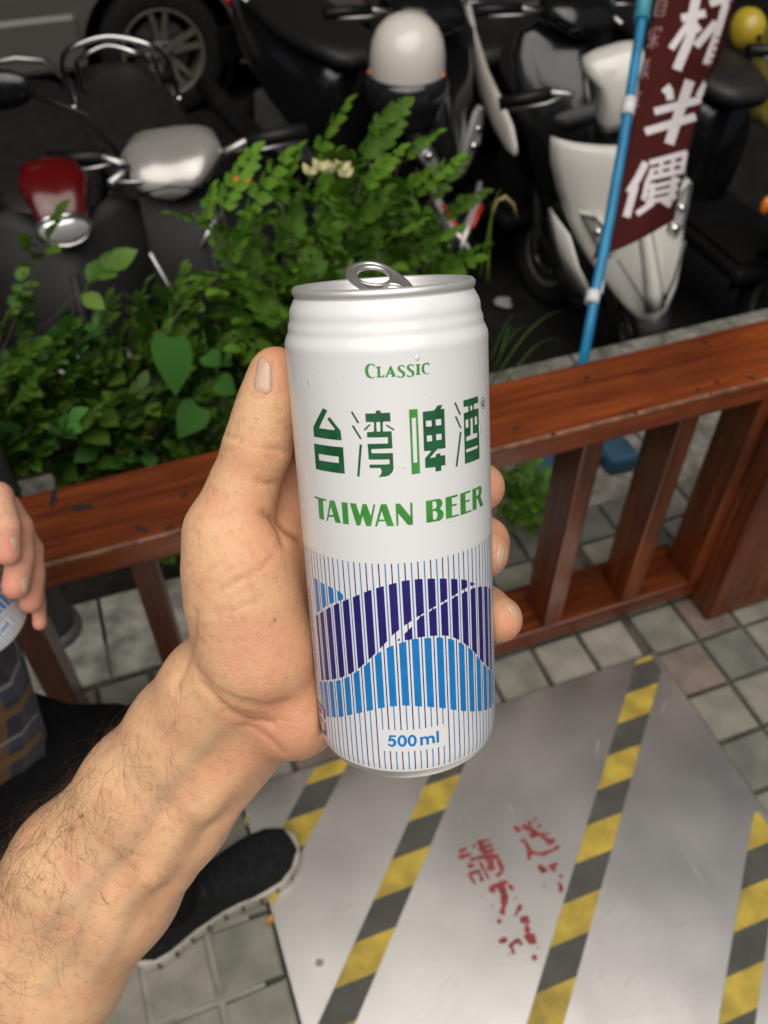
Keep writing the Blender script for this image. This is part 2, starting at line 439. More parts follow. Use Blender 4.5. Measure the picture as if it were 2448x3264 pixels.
M_knot = mat('wood_knot', (0.02, 0.009, 0.006), 0.6, var=.4, scale=60)
M_bare = mat('bare_worn_wood', (0.2, 0.1, 0.055), 0.7, var=.5, scale=40)
FENCE = thing('wooden_railing', 'low red brown wooden railing with wide top board crossing behind the hand', 'railing', sn(0, .79, 0), YAW)
# local axes: x along the railing, y away from the camera
RS0, RS1 = -1.9, 2.3
def bar(x0, x1, y0, y1, z0, z1, bev=.004): return MB().box(((x0 + x1) / 2, (y0 + y1) / 2, (z0 + z1) / 2), (x1 - x0, y1 - y0, z1 - z0), bev=bev)
TOP = bar(RS0, RS1, -.006, .132, .538, .58, .006).build('top_rail', M_wood, FENCE)
bar(RS0, .948, .004, .112, .028, .07).build('bottom_rail', M_woodb_shaded, FENCE)
bar(1.11, RS1, .004, .112, .028, .07).build('bottom_rail', M_woodb_shaded, FENCE)
bar(.952, 1.105, -.048, .10, 0, .536, .005).build('post', M_woodv_shaded, FENCE)
bar(-1.1, -.97, -.048, .10, 0, .536, .005).build('post', M_woodv_shaded, FENCE)
k0 = -.042
for k in range(-6, 12):
    x = k0 + .1675 * k
    if -1.15 < x < -.92 or .94 < x < 1.14: continue
    if k == 6: continue
    bar(x - .018, x + .018, .006, .078, .0705, .5375, .003).build('baluster', M_woodv_shaded, FENCE)
bar(.926, .950, .002, .078, .0705, .5375, .003).build('baluster', M_woodv_shaded, FENCE)
# knots and scars on the top board, each a shallow plug a little proud of it
def rail_xy(px, py):
    P = at_z(px, py, .58); return P.dot(EV), P.dot(NV) - .79
kn = MB()
def knot(px, py, rx, ry, a):
    x, y = rail_xy(px, py); n = 12
    r_ = random.Random(int(px))
    pts = []
    for k in range(n):
        w = 2 * PI * k / n; q = 1 + r_.uniform(-.25, .25)
        u, v = rx * math.cos(w) * q, ry * math.sin(w) * q
        pts.append((x + u * math.cos(a) - v * math.sin(a), min(.128, max(-.003, y + u * math.sin(a) + v * math.cos(a)))))
    kn.prism(pts, .5795, .5806)
for a in ((172, 1583, .022, .004, 1.35), (262, 1617, .017, .006, -.35), (446, 1685, .012, .003, -.75), (540, 1682, .006, .004, 0), (588, 1580, .006, .004, .6), (1645, 1365, .008, .003, .3), (1870, 1205, .007, .003, .5), (2245, 1090, .007, .003, -.9), (2225, 1242, .005, .003, .4), (2285, 1218, .005, .003, .4), (2390, 1205, .009, .0025, -.6), (1905, 1185, .004, .002, .4), (1110, 1500, .008, .004, .2)): knot(*a)
kn.build('knots', M_knot, TOP)['kind'] = 'stuff'
# the worn, bare front edge of the top board
we = MB(); r_ = random.Random(3); x = RS0
while x < RS1:
    l = r_.uniform(.03, .16); w = r_.uniform(.0008, .0026)
    we.box((x + l / 2, -.0035, .5785), (l, .0055 * (.6 + w * 150), .0034)); x += l + r_.uniform(-.01, .03)
we.build('worn_edge', M_bare, TOP)['kind'] = 'stuff'

# ================================================================ steel plate with hazard tape
M_plate = mat('scuffed_steel_plate', (0.60, 0.575, 0.54), 0.31, metal=.97, var=.10, scale=7, rvar=.03, bump=.15, bscale=420, bdist=.001, detail=10)
M_yellow = mat('yellow_tape', (0.37, 0.27, 0.032), 0.55, var=.3, scale=26, rvar=.15, bump=.2, bscale=60, detail=7)
M_tdark = mat('dark_tape', (0.055, 0.054, 0.043), 0.55, var=.2, scale=26, rvar=.12, detail=7)
M_redpaint = mat('red_stencil_paint', (0.22, 0.03, 0.027), 0.7, var=.25, scale=40, detail=6)
PL = thing('steel_plate', 'grey steel floor plate with yellow and black striped tape and red characters', 'plate', sn(.0, .0, 0), YAW)
MB().box((.4075, .7115 - .55, .004), (.815, 1.1, .008), bev=.0015).build('sheet', M_plate, PL)
# local x = EV, y = NV: plate spans x 0..0.81, y up to 0.66
def uv_pl(px, py):
    P = at_z(px, py, .009); return P.dot(EV), P.dot(NV)
TD = Vector((-.703, -.711, 0)).normalized()    # tape direction, 45 degrees to the plate
def clip_half(poly, ax, lim, sg=1):
    out = []
    for (p, q) in zip(poly, poly[1:] + poly[:1]):
        ip, iq = sg * p[ax] <= sg * lim, sg * q[ax] <= sg * lim
        if ip: out.append(p)
        if ip != iq:
            t = (lim - p[ax]) / (q[ax] - p[ax]); out.append((p[0] + (q[0] - p[0]) * t, p[1] + (q[1] - p[1]) * t))
    return out
def tape(p0, after, back, n, width=.0475, per=.0685, ymax=.706, xmax=.802):
    """hazard tape through a known joint p0 on its left edge: blocks cut parallel to the plate's far edge"""
    side = width * math.sqrt(2)
    for k in range(-back, n):
        a = Vector((p0[0], p0[1], 0)) + TD * per * k; b_ = a + TD * per
        q = clip_half([(b_.x, b_.y), (b_.x + side, b_.y), (a.x + side, a.y), (a.x, a.y)], 1, ymax)
        q = clip_half(q, 0, xmax) if q else q
        q = clip_half(q, 0, .003, -1) if q else q
        if len(q) < 3 or min(v[1] for v in q) < -.38: continue
        yellow = (after == 'y') == (k % 2 == 0)
        MB().prism(q, .0082, .0088).build('tape_block', M_yellow if yellow else M_tdark, PL)
tape(uv_pl(973.6, 2503), 'd', 1, 14)
tape(uv_pl(1301.8, 2620), 'd', 3, 13)
tape(uv_pl(1997, 2211), 'y', 2, 15)
tape(uv_pl(2383, 2711), 'd', 1, 12)
# red hand-painted characters, worn into fragments
def blob_poly(px_pts): return [uv_pl(1430 + a * .2592, 2580 + b_ * .2592) for a, b_ in px_pts]
def stroke(mb, pts, w, seed):
    # each stroke a hair above the last so that crossings stay clean
    """a paint stroke: ragged ribbon along points given on the plate"""
    r_ = random.Random(seed); P = [Vector((*uv_pl(1430 + a * .2592, 2580 + b_ * .2592), 0)) for a, b_ in pts]
    Q = []
    for a, b_ in zip(P, P[1:]):
        n = max(1, int((b_ - a).length / .004))
        Q += [a.lerp(b_, k / n) for k in range(n)]
    Q.append(P[-1])
    L_, R_ = [], []
    for i, q in enumerate(Q):
        d = (Q[min(i + 1, len(Q) - 1)] - Q[max(i - 1, 0)]); d = d.normalized() if d.length > 1e-7 else Vector((1, 0, 0)); s = Vector((-d.y, d.x, 0))
        ww = w * (.8 + r_.uniform(-.25, .35)) * (.75 if i in (0, len(Q) - 1) else 1)
        L_.append(q + s * ww); R_.append(q - s * ww)
    ext = (Q[0] - Q[min(1, len(Q) - 1)]) if len(Q) > 1 else Vector((.001, 0, 0))
    poly = L_ + list(reversed(R_))
    n = len(L_); z = .00832 + seed * 3e-6
    mb.add([Vector((v.x, v.y, z)) for v in L_ + R_], [(i, n + i, n + i + 1, i + 1) for i in range(n - 1)])
STRK = [([(130, 520), (230, 470)], 14), ([(120, 590), (275, 545)], 16), ([(235, 695), (330, 680)], 16), ([(250, 790), (375, 755), (415, 885)], 15), ([(245, 790), (330, 915)], 15), ([(290, 465), (335, 430)], 11),
    ([(350, 400), (510, 370)], 14), ([(395, 470), (540, 430)], 16), ([(420, 530), (570, 490)], 16), ([(385, 390), (430, 540)], 26), ([(255, 620), (560, 550)], 14), ([(440, 610), (595, 570), (660, 740), (640, 780), (590, 820)], 18), ([(385, 640), (490, 850)], 13), ([(470, 660), (560, 640)], 12), ([(470, 730), (565, 695)], 22), ([(500, 640), (545, 700)], 16),
    ([(510, 1010), (530, 960), (720, 885)], 20), ([(640, 930), (690, 1060), (680, 1180), (655, 1290)], 24), ([(740, 920), (790, 990)], 16), ([(540, 960), (560, 1030)], 14), ([(415, 1065), (420, 1072)], 16), ([(535, 1180), (540, 1190)], 20), ([(820, 1080), (830, 1092)], 15), ([(870, 1160), (885, 1190), (840, 1260), (820, 1310)], 13), ([(600, 1385), (645, 1360)], 18),
    ([(880, 1370), (960, 1345), (985, 1400)], 22), ([(930, 1480), (1010, 1470)], 18), ([(930, 1570), (1050, 1550), (1055, 1620), (990, 1640)], 18), ([(960, 1400), (990, 1640)], 16), ([(620, 1630), (720, 1590)], 18), ([(750, 1700), (770, 1660), (860, 1600), (900, 1670)], 16), ([(775, 1680), (800, 1780)], 18), ([(730, 1775), (745, 1790)], 10), ([(1030, 1840), (1080, 1800)], 22),
    ([(800, 210), (880, 265)], 18), ([(900, 200), (1040, 250)], 18), ([(985, 140), (1010, 190)], 18), ([(1060, 100), (1075, 130)], 18), ([(1105, 190), (1130, 215)], 18), ([(1010, 340), (1060, 270), (1095, 330)], 26), ([(1130, 290), (1230, 400), (1310, 370)], 20), ([(1200, 290), (1240, 310)], 12), ([(890, 390), (930, 370), (1000, 510), (985, 620)], 17), ([(1000, 520), (1150, 550), (1280, 500), (1360, 450)], 14),
    ([(1100, 690), (1180, 740), (1130, 770)], 24), ([(1230, 710), (1340, 660)], 18), ([(1270, 690), (1300, 760)], 22), ([(1380, 800), (1385, 840)], 20), ([(1360, 890), (1385, 960), (1375, 1020)], 17)]
for a, b_ in ((0, 16), (16, 25), (25, 34), (34, 44), (44, len(STRK))):
    let = MB()
    for i in range(a, b_): stroke(let, STRK[i][0], STRK[i][1] * .2592 / FPX * 2.65, i)
    let.build('red_character', M_redpaint, PL)['kind'] = 'stuff'
# drops and stains on the plate
# faint shoe scuffs on the plate
M_scuff = mat('plate_scuff', (0.45, 0.43, 0.41), 0.55, metal=.6, var=.2, scale=60)
sc_ = MB(); r_ = random.Random(17)
for k in range(26):
    x, y, a, l = r_.uniform(.05, .76), r_.uniform(-.1, .66), r_.uniform(-.6, .6) + (0 if k % 3 else 1.2), r_.uniform(.012, .06); w = r_.uniform(.0003, .0011); dx, dy = math.cos(a) * l, math.sin(a) * l
    sc_.add([(x - dy / l * w * .3, y + dx / l * w * .3, .00812), (x + dy / l * w * .3, y - dx / l * w * .3, .00812), (x + dx * .5 + dy / l * w, y + dy * .5 - dx / l * w + l * .03, .00812), (x + dx, y + dy, .00812), (x + dx * .5 - dy / l * w, y + dy * .5 + dx / l * w + l * .03, .00812)], [(0, 1, 2, 3, 4)])
sc_.build('scuffs', M_scuff, PL)['kind'] = 'stuff'
M_stain = mat('plate_stain', (0.20, 0.19, 0.175), 0.6)
st = MB()
for px, py, r_ in ((1750, 2347, .003), (1018, 3068, .006), (1484, 2616, .0035), (1735, 2825, .0025), (1716, 3020, .002), (985, 2620, .0022), (858, 2545, .003)):
    x, y = uv_pl(px, py); n = 10
    st.add([(x + r_ * math.cos(2 * PI * k / n) * random.uniform(.8, 1.2), y + r_ * math.sin(2 * PI * k / n) * random.uniform(.8, 1.2), .00832) for k in range(n)], [tuple(range(n))])
st.build('stains', M_stain, PL)['kind'] = 'stuff'

# label artwork: outlines in millimetres (round the can, below the rim)
PRINT_DARK=[[[(-21.88,34.33),(-20.22,35.04),(-24.31,40.86),(-18.13,40.92),(-17.94,40.51),(-20.52,37.67),(-19.52,36.89),(-15.88,41.0),(-15.73,43.97),(-27.06,43.91),(-27.01,40.97)]],[[(-27.3,46.14),(-15.41,46.12),(-15.5,54.52),(-27.43,54.49)],[(-25.42,49.19),(-17.26,49.22),(-17.36,51.25),(-25.49,51.29)]],[[(-11.99,35.03),(-11.36,34.92),(-9.45,38.32),(-10.07,38.5)]],[[(-12.0,39.29),(-11.34,39.1),(-9.0,43.22),(-9.55,43.43)]],[[(-9.84,45.06),(-9.06,45.01),(-10.59,55.18),(-11.33,55.17)]],[[(-8.27,40.37),(-6.4,38.7),(-6.0,38.96),(-7.72,40.69)]],[[(-1.5,39.31),(-1.14,39.0),(1.18,40.64),(0.74,40.96)]],[[(-7.41,35.49),(-4.39,35.51),(-4.17,35.21),(-4.17,34.66),(-2.81,34.67),(-2.76,35.29),(-2.6,35.43),(0.07,35.49),(0.06,38.15),(-2.07,38.07),(-2.29,38.38),(-2.42,41.06),(0.17,41.14),(0.19,46.39),(-6.02,46.41),(-6.28,46.67),(-6.33,47.47),(-6.1,47.73),(0.2,47.86),(0.16,52.75),(-0.21,53.8),(-1.3,54.82),(-2.54,55.17),(-4.6,55.26),(-3.89,54.56),(-3.49,53.67),(-3.61,52.77),(-3.94,52.4),(-7.15,52.37),(-7.12,51.29),(-1.28,51.33),(-0.96,51.17),(-0.9,50.01),(-1.11,49.79),(-7.29,49.72),(-7.29,44.81),(-1.26,44.84),(-1.08,44.67),(-1.03,43.04),(-1.19,42.88),(-7.32,42.82),(-7.26,41.18),(-5.34,41.1),(-5.08,40.89),(-4.96,38.38),(-5.15,38.11),(-7.41,38.04)],[(-4.28,38.39),(-4.04,38.14),(-3.18,38.1),(-3.04,38.35),(-3.16,40.86),(-3.36,41.08),(-4.13,41.09),(-4.29,40.88)]],[[(9.91,36.1),(13.67,36.12),(14.81,34.83),(16.56,34.8),(15.86,36.04),(17.17,36.11),(17.14,48.34),(14.5,48.28),(13.95,48.44),(11.59,50.59),(13.49,50.62),(13.72,49.65),(15.15,49.6),(15.25,50.46),(16.9,50.51),(16.88,53.73),(15.35,53.67),(15.29,55.25),(13.3,55.18),(13.32,53.74),(9.98,53.57),(10.02,50.53),(12.16,48.42),(9.78,48.17)],[(10.78,38.95),(12.66,39.03),(12.67,40.86),(10.8,40.78)],[(14.0,38.93),(15.92,39.05),(15.89,40.97),(14.01,40.82)],[(10.88,43.53),(12.6,43.6),(12.61,45.45),(10.9,45.38)],[(13.98,43.51),(15.85,43.63),(15.85,45.5),(13.99,45.38)]],[[(20.94,34.95),(21.62,34.83),(23.6,38.96),(22.95,39.04)]],[[(21.02,39.16),(21.73,39.12),(23.7,43.25),(23.12,43.31)]],[[(22.91,44.39),(23.7,44.44),(21.45,55.06),(20.71,54.91)]],[[(24.9,34.86),(32.71,34.89),(32.9,37.03),(30.36,36.95),(30.1,37.2),(30.16,38.5),(30.43,38.72),(32.95,38.78),(32.88,55.13),(24.77,55.02),(24.88,38.82),(26.85,38.81),(27.18,38.67),(27.14,37.16),(26.88,36.98),(24.87,36.94)],[(28.06,37.21),(28.86,36.99),(29.2,37.23),(29.23,38.57),(28.5,38.76),(28.11,38.52)],[(25.55,41.11),(26.97,41.05),(26.96,43.69),(25.62,43.72)],[(30.36,41.07),(31.79,41.08),(31.83,43.71),(30.36,43.73)],[(28.06,41.1),(29.26,41.06),(29.18,46.25),(31.7,46.41),(31.81,47.86),(25.75,47.88),(25.7,46.52),(27.94,46.37)],[(25.46,50.43),(31.82,50.54),(31.84,51.45),(25.54,51.5)]]]
PRINT_GREEN=[[[(5.74,34.97),(8.34,35.02),(8.25,54.99),(5.62,55.03)],[(6.42,37.58),(7.73,37.6),(7.57,51.48),(6.33,51.45)]],[[(-29.42,63.88),(-23.59,63.91),(-23.74,64.5),(-25.31,64.55),(-25.48,71.14),(-27.47,71.24),(-27.84,70.97),(-27.68,64.61),(-29.62,64.49)]],[[(-22.08,63.89),(-20.15,63.89),(-18.32,71.07),(-20.46,71.12),(-21.02,69.35),(-23.16,69.66),(-23.69,71.15),(-24.34,71.22)],[(-21.88,66.13),(-23.06,69.04),(-21.11,68.67)]],[[(-17.5,63.92),(-15.32,63.95),(-15.39,71.1),(-17.5,71.18)]],[[(-14.53,63.96),(-12.42,63.97),(-11.3,67.89),(-10.22,64.02),(-8.92,63.97),(-7.76,67.89),(-6.66,63.97),(-6.09,64.05),(-7.94,71.24),(-9.44,71.26),(-10.49,67.91),(-11.4,71.15),(-12.73,71.2)]],[[(-4.34,63.97),(-2.6,64.01),(-0.69,71.22),(-2.89,71.2),(-3.35,69.49),(-5.42,69.64),(-5.92,71.21),(-6.66,71.26)],[(-4.28,66.15),(-5.14,69.05),(-3.52,68.94)]],[[(0.14,64.01),(1.52,64.02),(4.54,68.51),(4.68,64.04),(5.36,64.07),(5.22,71.29),(3.66,71.22),(0.8,67.19),(0.67,71.19),(0.11,71.28)]],[[(9.66,64.09),(13.61,64.05),(14.43,64.17),(15.05,64.74),(15.29,65.48),(15.09,66.53),(14.3,67.39),(15.11,68.09),(15.58,69.12),(15.45,70.19),(14.82,71.01),(13.97,71.31),(12.0,71.26),(9.59,71.25)],[(11.83,64.78),(12.29,64.62),(12.84,64.8),(13.23,65.41),(13.18,66.48),(12.75,67.03),(11.79,67.2)],[(11.79,67.82),(12.47,67.75),(13.11,68.18),(13.4,69.01),(13.28,69.93),(12.84,70.55),(11.83,70.64)]],[[(16.41,64.12),(21.1,64.11),(21.23,64.58),(20.87,64.81),(18.75,64.83),(18.77,66.91),(20.59,67.06),(20.76,67.45),(20.37,67.67),(18.75,67.53),(18.69,70.66),(21.33,70.7),(21.57,71.04),(21.4,71.31),(16.36,71.26)]],[[(22.25,64.2),(27.01,64.16),(27.04,64.61),(26.69,64.81),(24.52,64.83),(24.51,67.11),(26.54,67.14),(26.57,67.53),(26.28,67.71),(24.54,67.63),(24.59,70.75),(27.22,70.84),(27.46,71.1),(27.35,71.39),(22.21,71.37)]],[[(28.05,64.22),(32.86,64.27),(33.68,64.94),(33.95,65.9),(33.57,67.08),(32.85,67.83),(34.82,71.48),(32.67,71.51),(30.86,67.98),(30.33,68.07),(30.24,71.42),(27.96,71.4)],[(30.35,64.96),(31.24,64.96),(31.76,65.51),(31.62,66.67),(30.25,67.37)]],[[(-3.62,21.46),(-3.88,21.66),(-4.08,21.3),(-4.35,21.04),(-4.79,21.03),(-5.24,21.25),(-5.54,21.82),(-5.7,22.61),(-5.61,23.55),(-5.36,24.21),(-4.87,24.63),(-4.36,24.71),(-3.91,24.52),(-3.72,24.56),(-4.01,24.87),(-4.74,24.99),(-5.55,24.9),(-6.19,24.48),(-6.58,23.75),(-6.71,22.73),(-6.52,21.72),(-6.03,21.02),(-5.28,20.72),(-4.62,20.71),(-4.05,20.79),(-3.6,21.17)]],[[(-3.37,21.65),(-1.92,21.63),(-1.94,21.92),(-2.17,22.1),(-2.21,24.48),(-1.66,24.5),(-1.36,24.3),(-1.23,24.06),(-0.94,24.13),(-1.1,24.85),(-3.35,24.86),(-3.34,24.65),(-3.04,24.56),(-2.94,22.13),(-3.32,21.9)]],[[(0.82,21.58),(1.1,21.6),(2.24,24.59),(2.37,24.89),(1.07,24.87),(1.08,24.66),(1.23,24.52),(1.12,24.01),(0.25,24.0),(-0.03,24.37),(-0.06,24.88),(-0.78,24.84),(-0.72,24.62),(-0.5,24.42)],[(0.71,22.9),(0.33,23.67),(0.99,23.64)]],[[(5.01,22.37),(4.83,22.38),(4.66,22.02),(4.23,21.9),(3.79,22.01),(3.67,22.38),(3.89,22.78),(4.38,23.18),(4.94,23.66),(5.18,24.26),(5.03,24.83),(4.57,25.22),(3.83,25.34),(3.11,25.23),(2.8,24.94),(2.85,24.59),(3.11,24.6),(3.27,24.91),(3.77,25.05),(4.22,24.93),(4.39,24.48),(4.12,23.96),(3.49,23.48),(3.01,23.01),(2.89,22.42),(3.17,21.87),(3.73,21.62),(4.32,21.59),(4.82,21.7),(5.06,21.87)]],[[(7.79,22.38),(7.61,22.39),(7.43,22.03),(6.99,21.9),(6.54,22.0),(6.42,22.37),(6.65,22.78),(7.15,23.18),(7.73,23.67),(7.97,24.27),(7.82,24.84),(7.35,25.23),(6.6,25.34),(5.87,25.22),(5.55,24.93),(5.6,24.57),(5.87,24.59),(6.03,24.9),(6.54,25.04),(6.99,24.94),(7.16,24.49),(6.89,23.96),(6.25,23.47),(5.75,22.99),(5.64,22.4),(5.91,21.85),(6.49,21.61),(7.08,21.59),(7.6,21.71),(7.84,21.88)]],[[(8.3,21.73),(9.86,21.77),(9.85,21.98),(9.58,22.1),(9.5,24.48),(9.77,24.8),(9.76,24.92),(8.24,24.87),(8.25,24.68),(8.59,24.46),(8.67,22.11),(8.32,21.94)]],[[(12.66,22.43),(12.4,22.5),(12.18,22.13),(11.71,21.96),(11.28,22.13),(11.01,22.61),(10.94,23.47),(11.14,24.29),(11.58,24.78),(11.98,24.86),(12.38,24.68),(12.54,24.78),(12.29,25.0),(11.57,25.02),(10.73,24.68),(10.22,23.98),(10.14,23.1),(10.38,22.25),(10.94,21.73),(11.73,21.6),(12.44,21.68),(12.68,21.99)]]]
PRINT_BLUE=[[[(-6.29,146.28),(-4.03,146.26),(-4.19,146.95),(-5.66,147.01),(-5.83,147.67),(-5.14,147.5),(-4.41,147.96),(-4.04,148.82),(-4.26,149.89),(-4.8,150.58),(-5.67,150.88),(-6.51,150.68),(-7.14,149.86),(-6.96,149.61),(-6.37,149.7),(-5.96,150.06),(-5.36,149.93),(-5.04,149.33),(-5.12,148.66),(-5.7,148.44),(-6.4,148.83),(-6.82,148.71)]],[[(-0.45,148.52),(-0.52,147.61),(-0.84,146.84),(-1.33,146.31),(-1.94,146.12),(-2.57,146.29),(-3.12,146.8),(-3.51,147.56),(-3.68,148.46),(-3.61,149.36),(-3.29,150.13),(-2.79,150.64),(-2.18,150.82),(-1.55,150.65),(-1.0,150.16),(-0.61,149.41)],[(-1.39,148.44),(-1.42,147.89),(-1.55,147.41),(-1.76,147.1),(-2.02,146.98),(-2.29,147.09),(-2.53,147.4),(-2.71,147.87),(-2.79,148.42),(-2.77,148.97),(-2.64,149.44),(-2.43,149.76),(-2.16,149.87),(-1.89,149.77),(-1.65,149.46),(-1.47,148.99)]],[[(2.91,148.65),(2.83,147.75),(2.52,146.95),(2.03,146.39),(1.43,146.16),(0.82,146.29),(0.29,146.76),(-0.09,147.5),(-0.26,148.39),(-0.18,149.29),(0.13,150.08),(0.61,150.62),(1.21,150.85),(1.83,150.72),(2.37,150.26),(2.74,149.54)],[(1.99,148.56),(1.96,147.99),(1.84,147.51),(1.64,147.17),(1.39,147.04),(1.13,147.13),(0.9,147.43),(0.73,147.89),(0.66,148.45),(0.68,149.01),(0.8,149.49),(1.0,149.83),(1.25,149.96),(1.51,149.87),(1.75,149.57),(1.91,149.11)]],[[(4.02,147.41),(4.9,147.38),(4.92,147.67),(5.58,147.33),(6.35,147.47),(6.76,147.79),(7.64,147.39),(8.5,147.57),(9.09,148.28),(9.17,150.72),(8.24,150.6),(8.19,148.76),(7.86,148.3),(7.26,148.27),(7.03,148.71),(7.01,150.8),(6.12,150.67),(6.12,148.64),(5.8,148.2),(5.21,148.16),(4.93,148.64),(4.92,150.76),(4.01,150.69)]],[[(9.76,146.13),(10.65,146.21),(10.65,150.7),(9.72,150.7)]]]
PRINT_OLIVE=[[[(38.6,38.41),(38.47,37.65),(38.03,36.94),(37.36,36.39),(36.6,36.09),(35.88,36.09),(35.28,36.38),(34.88,36.92),(34.71,37.61),(34.8,38.36),(35.13,39.04),(35.68,39.57),(36.38,39.86),(37.14,39.88),(37.85,39.61),(38.37,39.1)],[(38.26,38.34),(38.16,37.64),(37.79,36.99),(37.24,36.49),(36.6,36.23),(35.97,36.24),(35.46,36.52),(35.1,37.02),(34.96,37.66),(35.03,38.35),(35.32,38.99),(35.79,39.47),(36.39,39.73),(37.04,39.73),(37.63,39.47),(38.07,38.98)]],[[(35.39,38.98),(35.86,36.95),(37.04,36.98),(37.57,37.41),(37.32,38.04),(36.72,38.23),(37.76,39.3),(37.24,39.36),(36.24,38.21),(35.83,39.07)],[(36.12,37.17),(36.98,37.17),(37.03,37.86),(36.08,37.89)]]]
CURVES={'d1t':[(-36.39,108.87),(-31.3,105.57),(-27.43,102.91),(-22.91,100.02),(-18.87,97.77),(-14.49,95.44),(-10.64,93.42),(-6.36,91.76),(-2.4,90.66),(1.69,89.73),(6.06,89.67),(10.37,90.2),(14.82,91.13),(19.03,92.37),(23.21,93.88),(26.86,96.18),(28.5,97.14)],'d1b':[(-43.7,137.4),(-35.38,133.22),(-31.74,131.59),(-27.84,129.77),(-23.38,127.45),(-19.17,124.79),(-15.17,121.62),(-10.92,117.32),(-7.03,113.11),(-2.88,108.38),(1.32,105.06),(5.62,102.56),(10.14,100.52),(14.68,98.85),(19.12,97.74),(23.23,96.85),(28.5,97.14)],'d2t':[(-2.02,110.8),(1.94,107.27),(6.11,102.9),(10.53,100.98),(15.21,99.52),(18.97,98.5),(23.18,98.18),(27.43,98.28),(31.42,99.22),(35.52,100.85),(40.39,103.73),(43.52,106.24)],'d2b':[(-2.02,110.85),(2.42,110.63),(5.94,110.07),(10.14,110.37),(14.74,111.35),(18.64,113.54),(22.87,117.3),(26.67,121.47),(30.35,126.26),(34.3,130.2),(39.59,134.73),(40.63,135.88)],'b1t':[(-38.78,135.66),(-33.58,133.18),(-29.34,131.36),(-24.63,129.02),(-20.94,126.71),(-16.83,123.67),(-12.72,120.08),(-8.45,115.41),(-4.41,112.86),(-0.33,111.47),(3.92,110.46),(8.14,110.81),(12.51,111.45),(16.58,113.19),(20.85,116.12),(25.13,119.98),(29.15,125.13),(33.09,129.9),(38.26,134.32),(41.85,136.85)],'b1b':[(-39.61,145.64),(-34.27,147.5),(-30.33,145.79),(-25.83,143.87),(-21.62,141.57),(-17.3,139.53),(-12.82,137.56),(-8.82,136.01),(-4.73,135.1),(-0.55,134.74),(3.67,135.44),(8.1,136.39),(12.39,137.88),(16.88,139.98),(21.03,142.02),(24.85,143.8),(28.79,145.58),(33.48,147.56),(38.63,149.22),(42.15,149.4)],'b0t':[(-38.05,94.23),(-33.54,94.07),(-29.23,94.37),(-24.92,94.55),(-20.94,95.23),(-19.58,96.13)],'b0b':[(-36.94,108.23),(-33.43,106.04),(-29.09,102.87),(-25.21,100.35),(-20.89,98.19),(-19.72,97.67)]}
# ================================================================ beer can
M_canwhite = mat('white_can_lacquer', (0.83, 0.83, 0.82), 0.34, coat=.25, bump=.02, bscale=900, scale=300, bdist=.0004)
M_alu = mat('brushed_aluminium', (0.80, 0.785, 0.76), 0.42, metal=.6, rvar=.08, scale=90)
M_tab = mat('tab_aluminium', (0.62, 0.60, 0.58), 0.3, metal=.8, rvar=.06, scale=200)
M_pdark = mat('print_dark_green', (0.018, 0.12, 0.045), 0.35, var=.25, scale=160, coat=.2)
M_pgreen = mat('print_green', (0.055, 0.30, 0.05), 0.35, var=.15, scale=160, coat=.2)
M_pblue = mat('print_blue', (0.008, 0.21, 0.58), 0.35, var=.08, scale=160, coat=.2)
M_pnavy = mat('print_navy', (0.022, 0.014, 0.16), 0.35, var=.12, scale=160, coat=.2)
M_polive = mat('print_grey', (0.05, 0.06, 0.045), 0.4)
M_water = mat('water_drop', (0.76, 0.76, 0.755), 0.04, coat=1.0)
RB = .0331
PROF = [(.0278, .0004), (.0287, -.0002), (.0294, .0006), (.0295, .0014), (.0293, .0024), (.0286, .0027)]
BODY = [(.0286, .0029), (.0290, .0034), (.0296, .0045), (.0302, .0056), (.0307, .0068), (.03092, .0080), (.03090, .0090), (.0310, .0099), (.0315, .0112), (.03172, .0122), (.03168, .0130), (.0319, .0139), (.0325, .0151), (.0330, .0163), (.0332, .0174), (.03314, .0186), (.0331, .021), (.0331, .06), (.0331, .11), (.0331, .1568), (.0329, .1590), (.0324, .1612)]
BASE = [(.0324, .1612), (.0315, .1632), (.0300, .1652), (.0280, .1668), (.0262, .1675), (.0248, .1672), (.0238, .1660), (.0228, .1635), (.018, .1612), (.009, .1602), (.0, .1600)]
def r_at(h):
    P = BODY
    for (r0, h0), (r1, h1) in zip(P, P[1:]):
        if h0 <= h <= h1: return r0 + (r1 - r0) * (h - h0) / (h1 - h0)
    return P[-1][0] if h > P[-1][1] else P[0][0]
def can_pt(u, h, off=0.0):
    """label coordinates (mm round the can from its front, mm below the rim) to local; front is +y, down is -z"""
    th = u / 1000 / RB; r = r_at(h / 1000) + off
    return Vector((-r * math.sin(th), r * math.cos(th), -h / 1000))
def print_tris(loops):
    pts = [[Vector((x, y, 0)) for x, y in lp] for lp in loops]
    flat = [v for lp in pts for v in lp]
    return [[(flat[i].x, flat[i].y) for i in t] for t in tessellate_polygon(pts)]
def decal(mb, tris, off):
    stack = list(tris); out = []
    while stack:
        t = stack.pop()
        d = [max(abs(t[i][0] - t[(i + 1) % 3][0]), .12 * abs(t[i][1] - t[(i + 1) % 3][1])) for i in range(3)]
        i = d.index(max(d))
        if d[i] > 1.3:
            a, b, c = t[i], t[(i + 1) % 3], t[(i + 2) % 3]; m = ((a[0] + b[0]) / 2, (a[1] + b[1]) / 2)
            stack += [[a, m, c], [m, b, c]]
        else: out.append(t)
    for t in out:
        (x0, y0), (x1, y1), (x2, y2) = t
        cr = (x1 - x0) * (y2 - y0) - (x2 - x0) * (y1 - y0)
        if abs(cr) < 1e-6: continue
        if cr > 0: t = [t[0], t[2], t[1]]
        mb.add([can_pt(u, h, off) for u, h in t], [(0, 1, 2)], True)
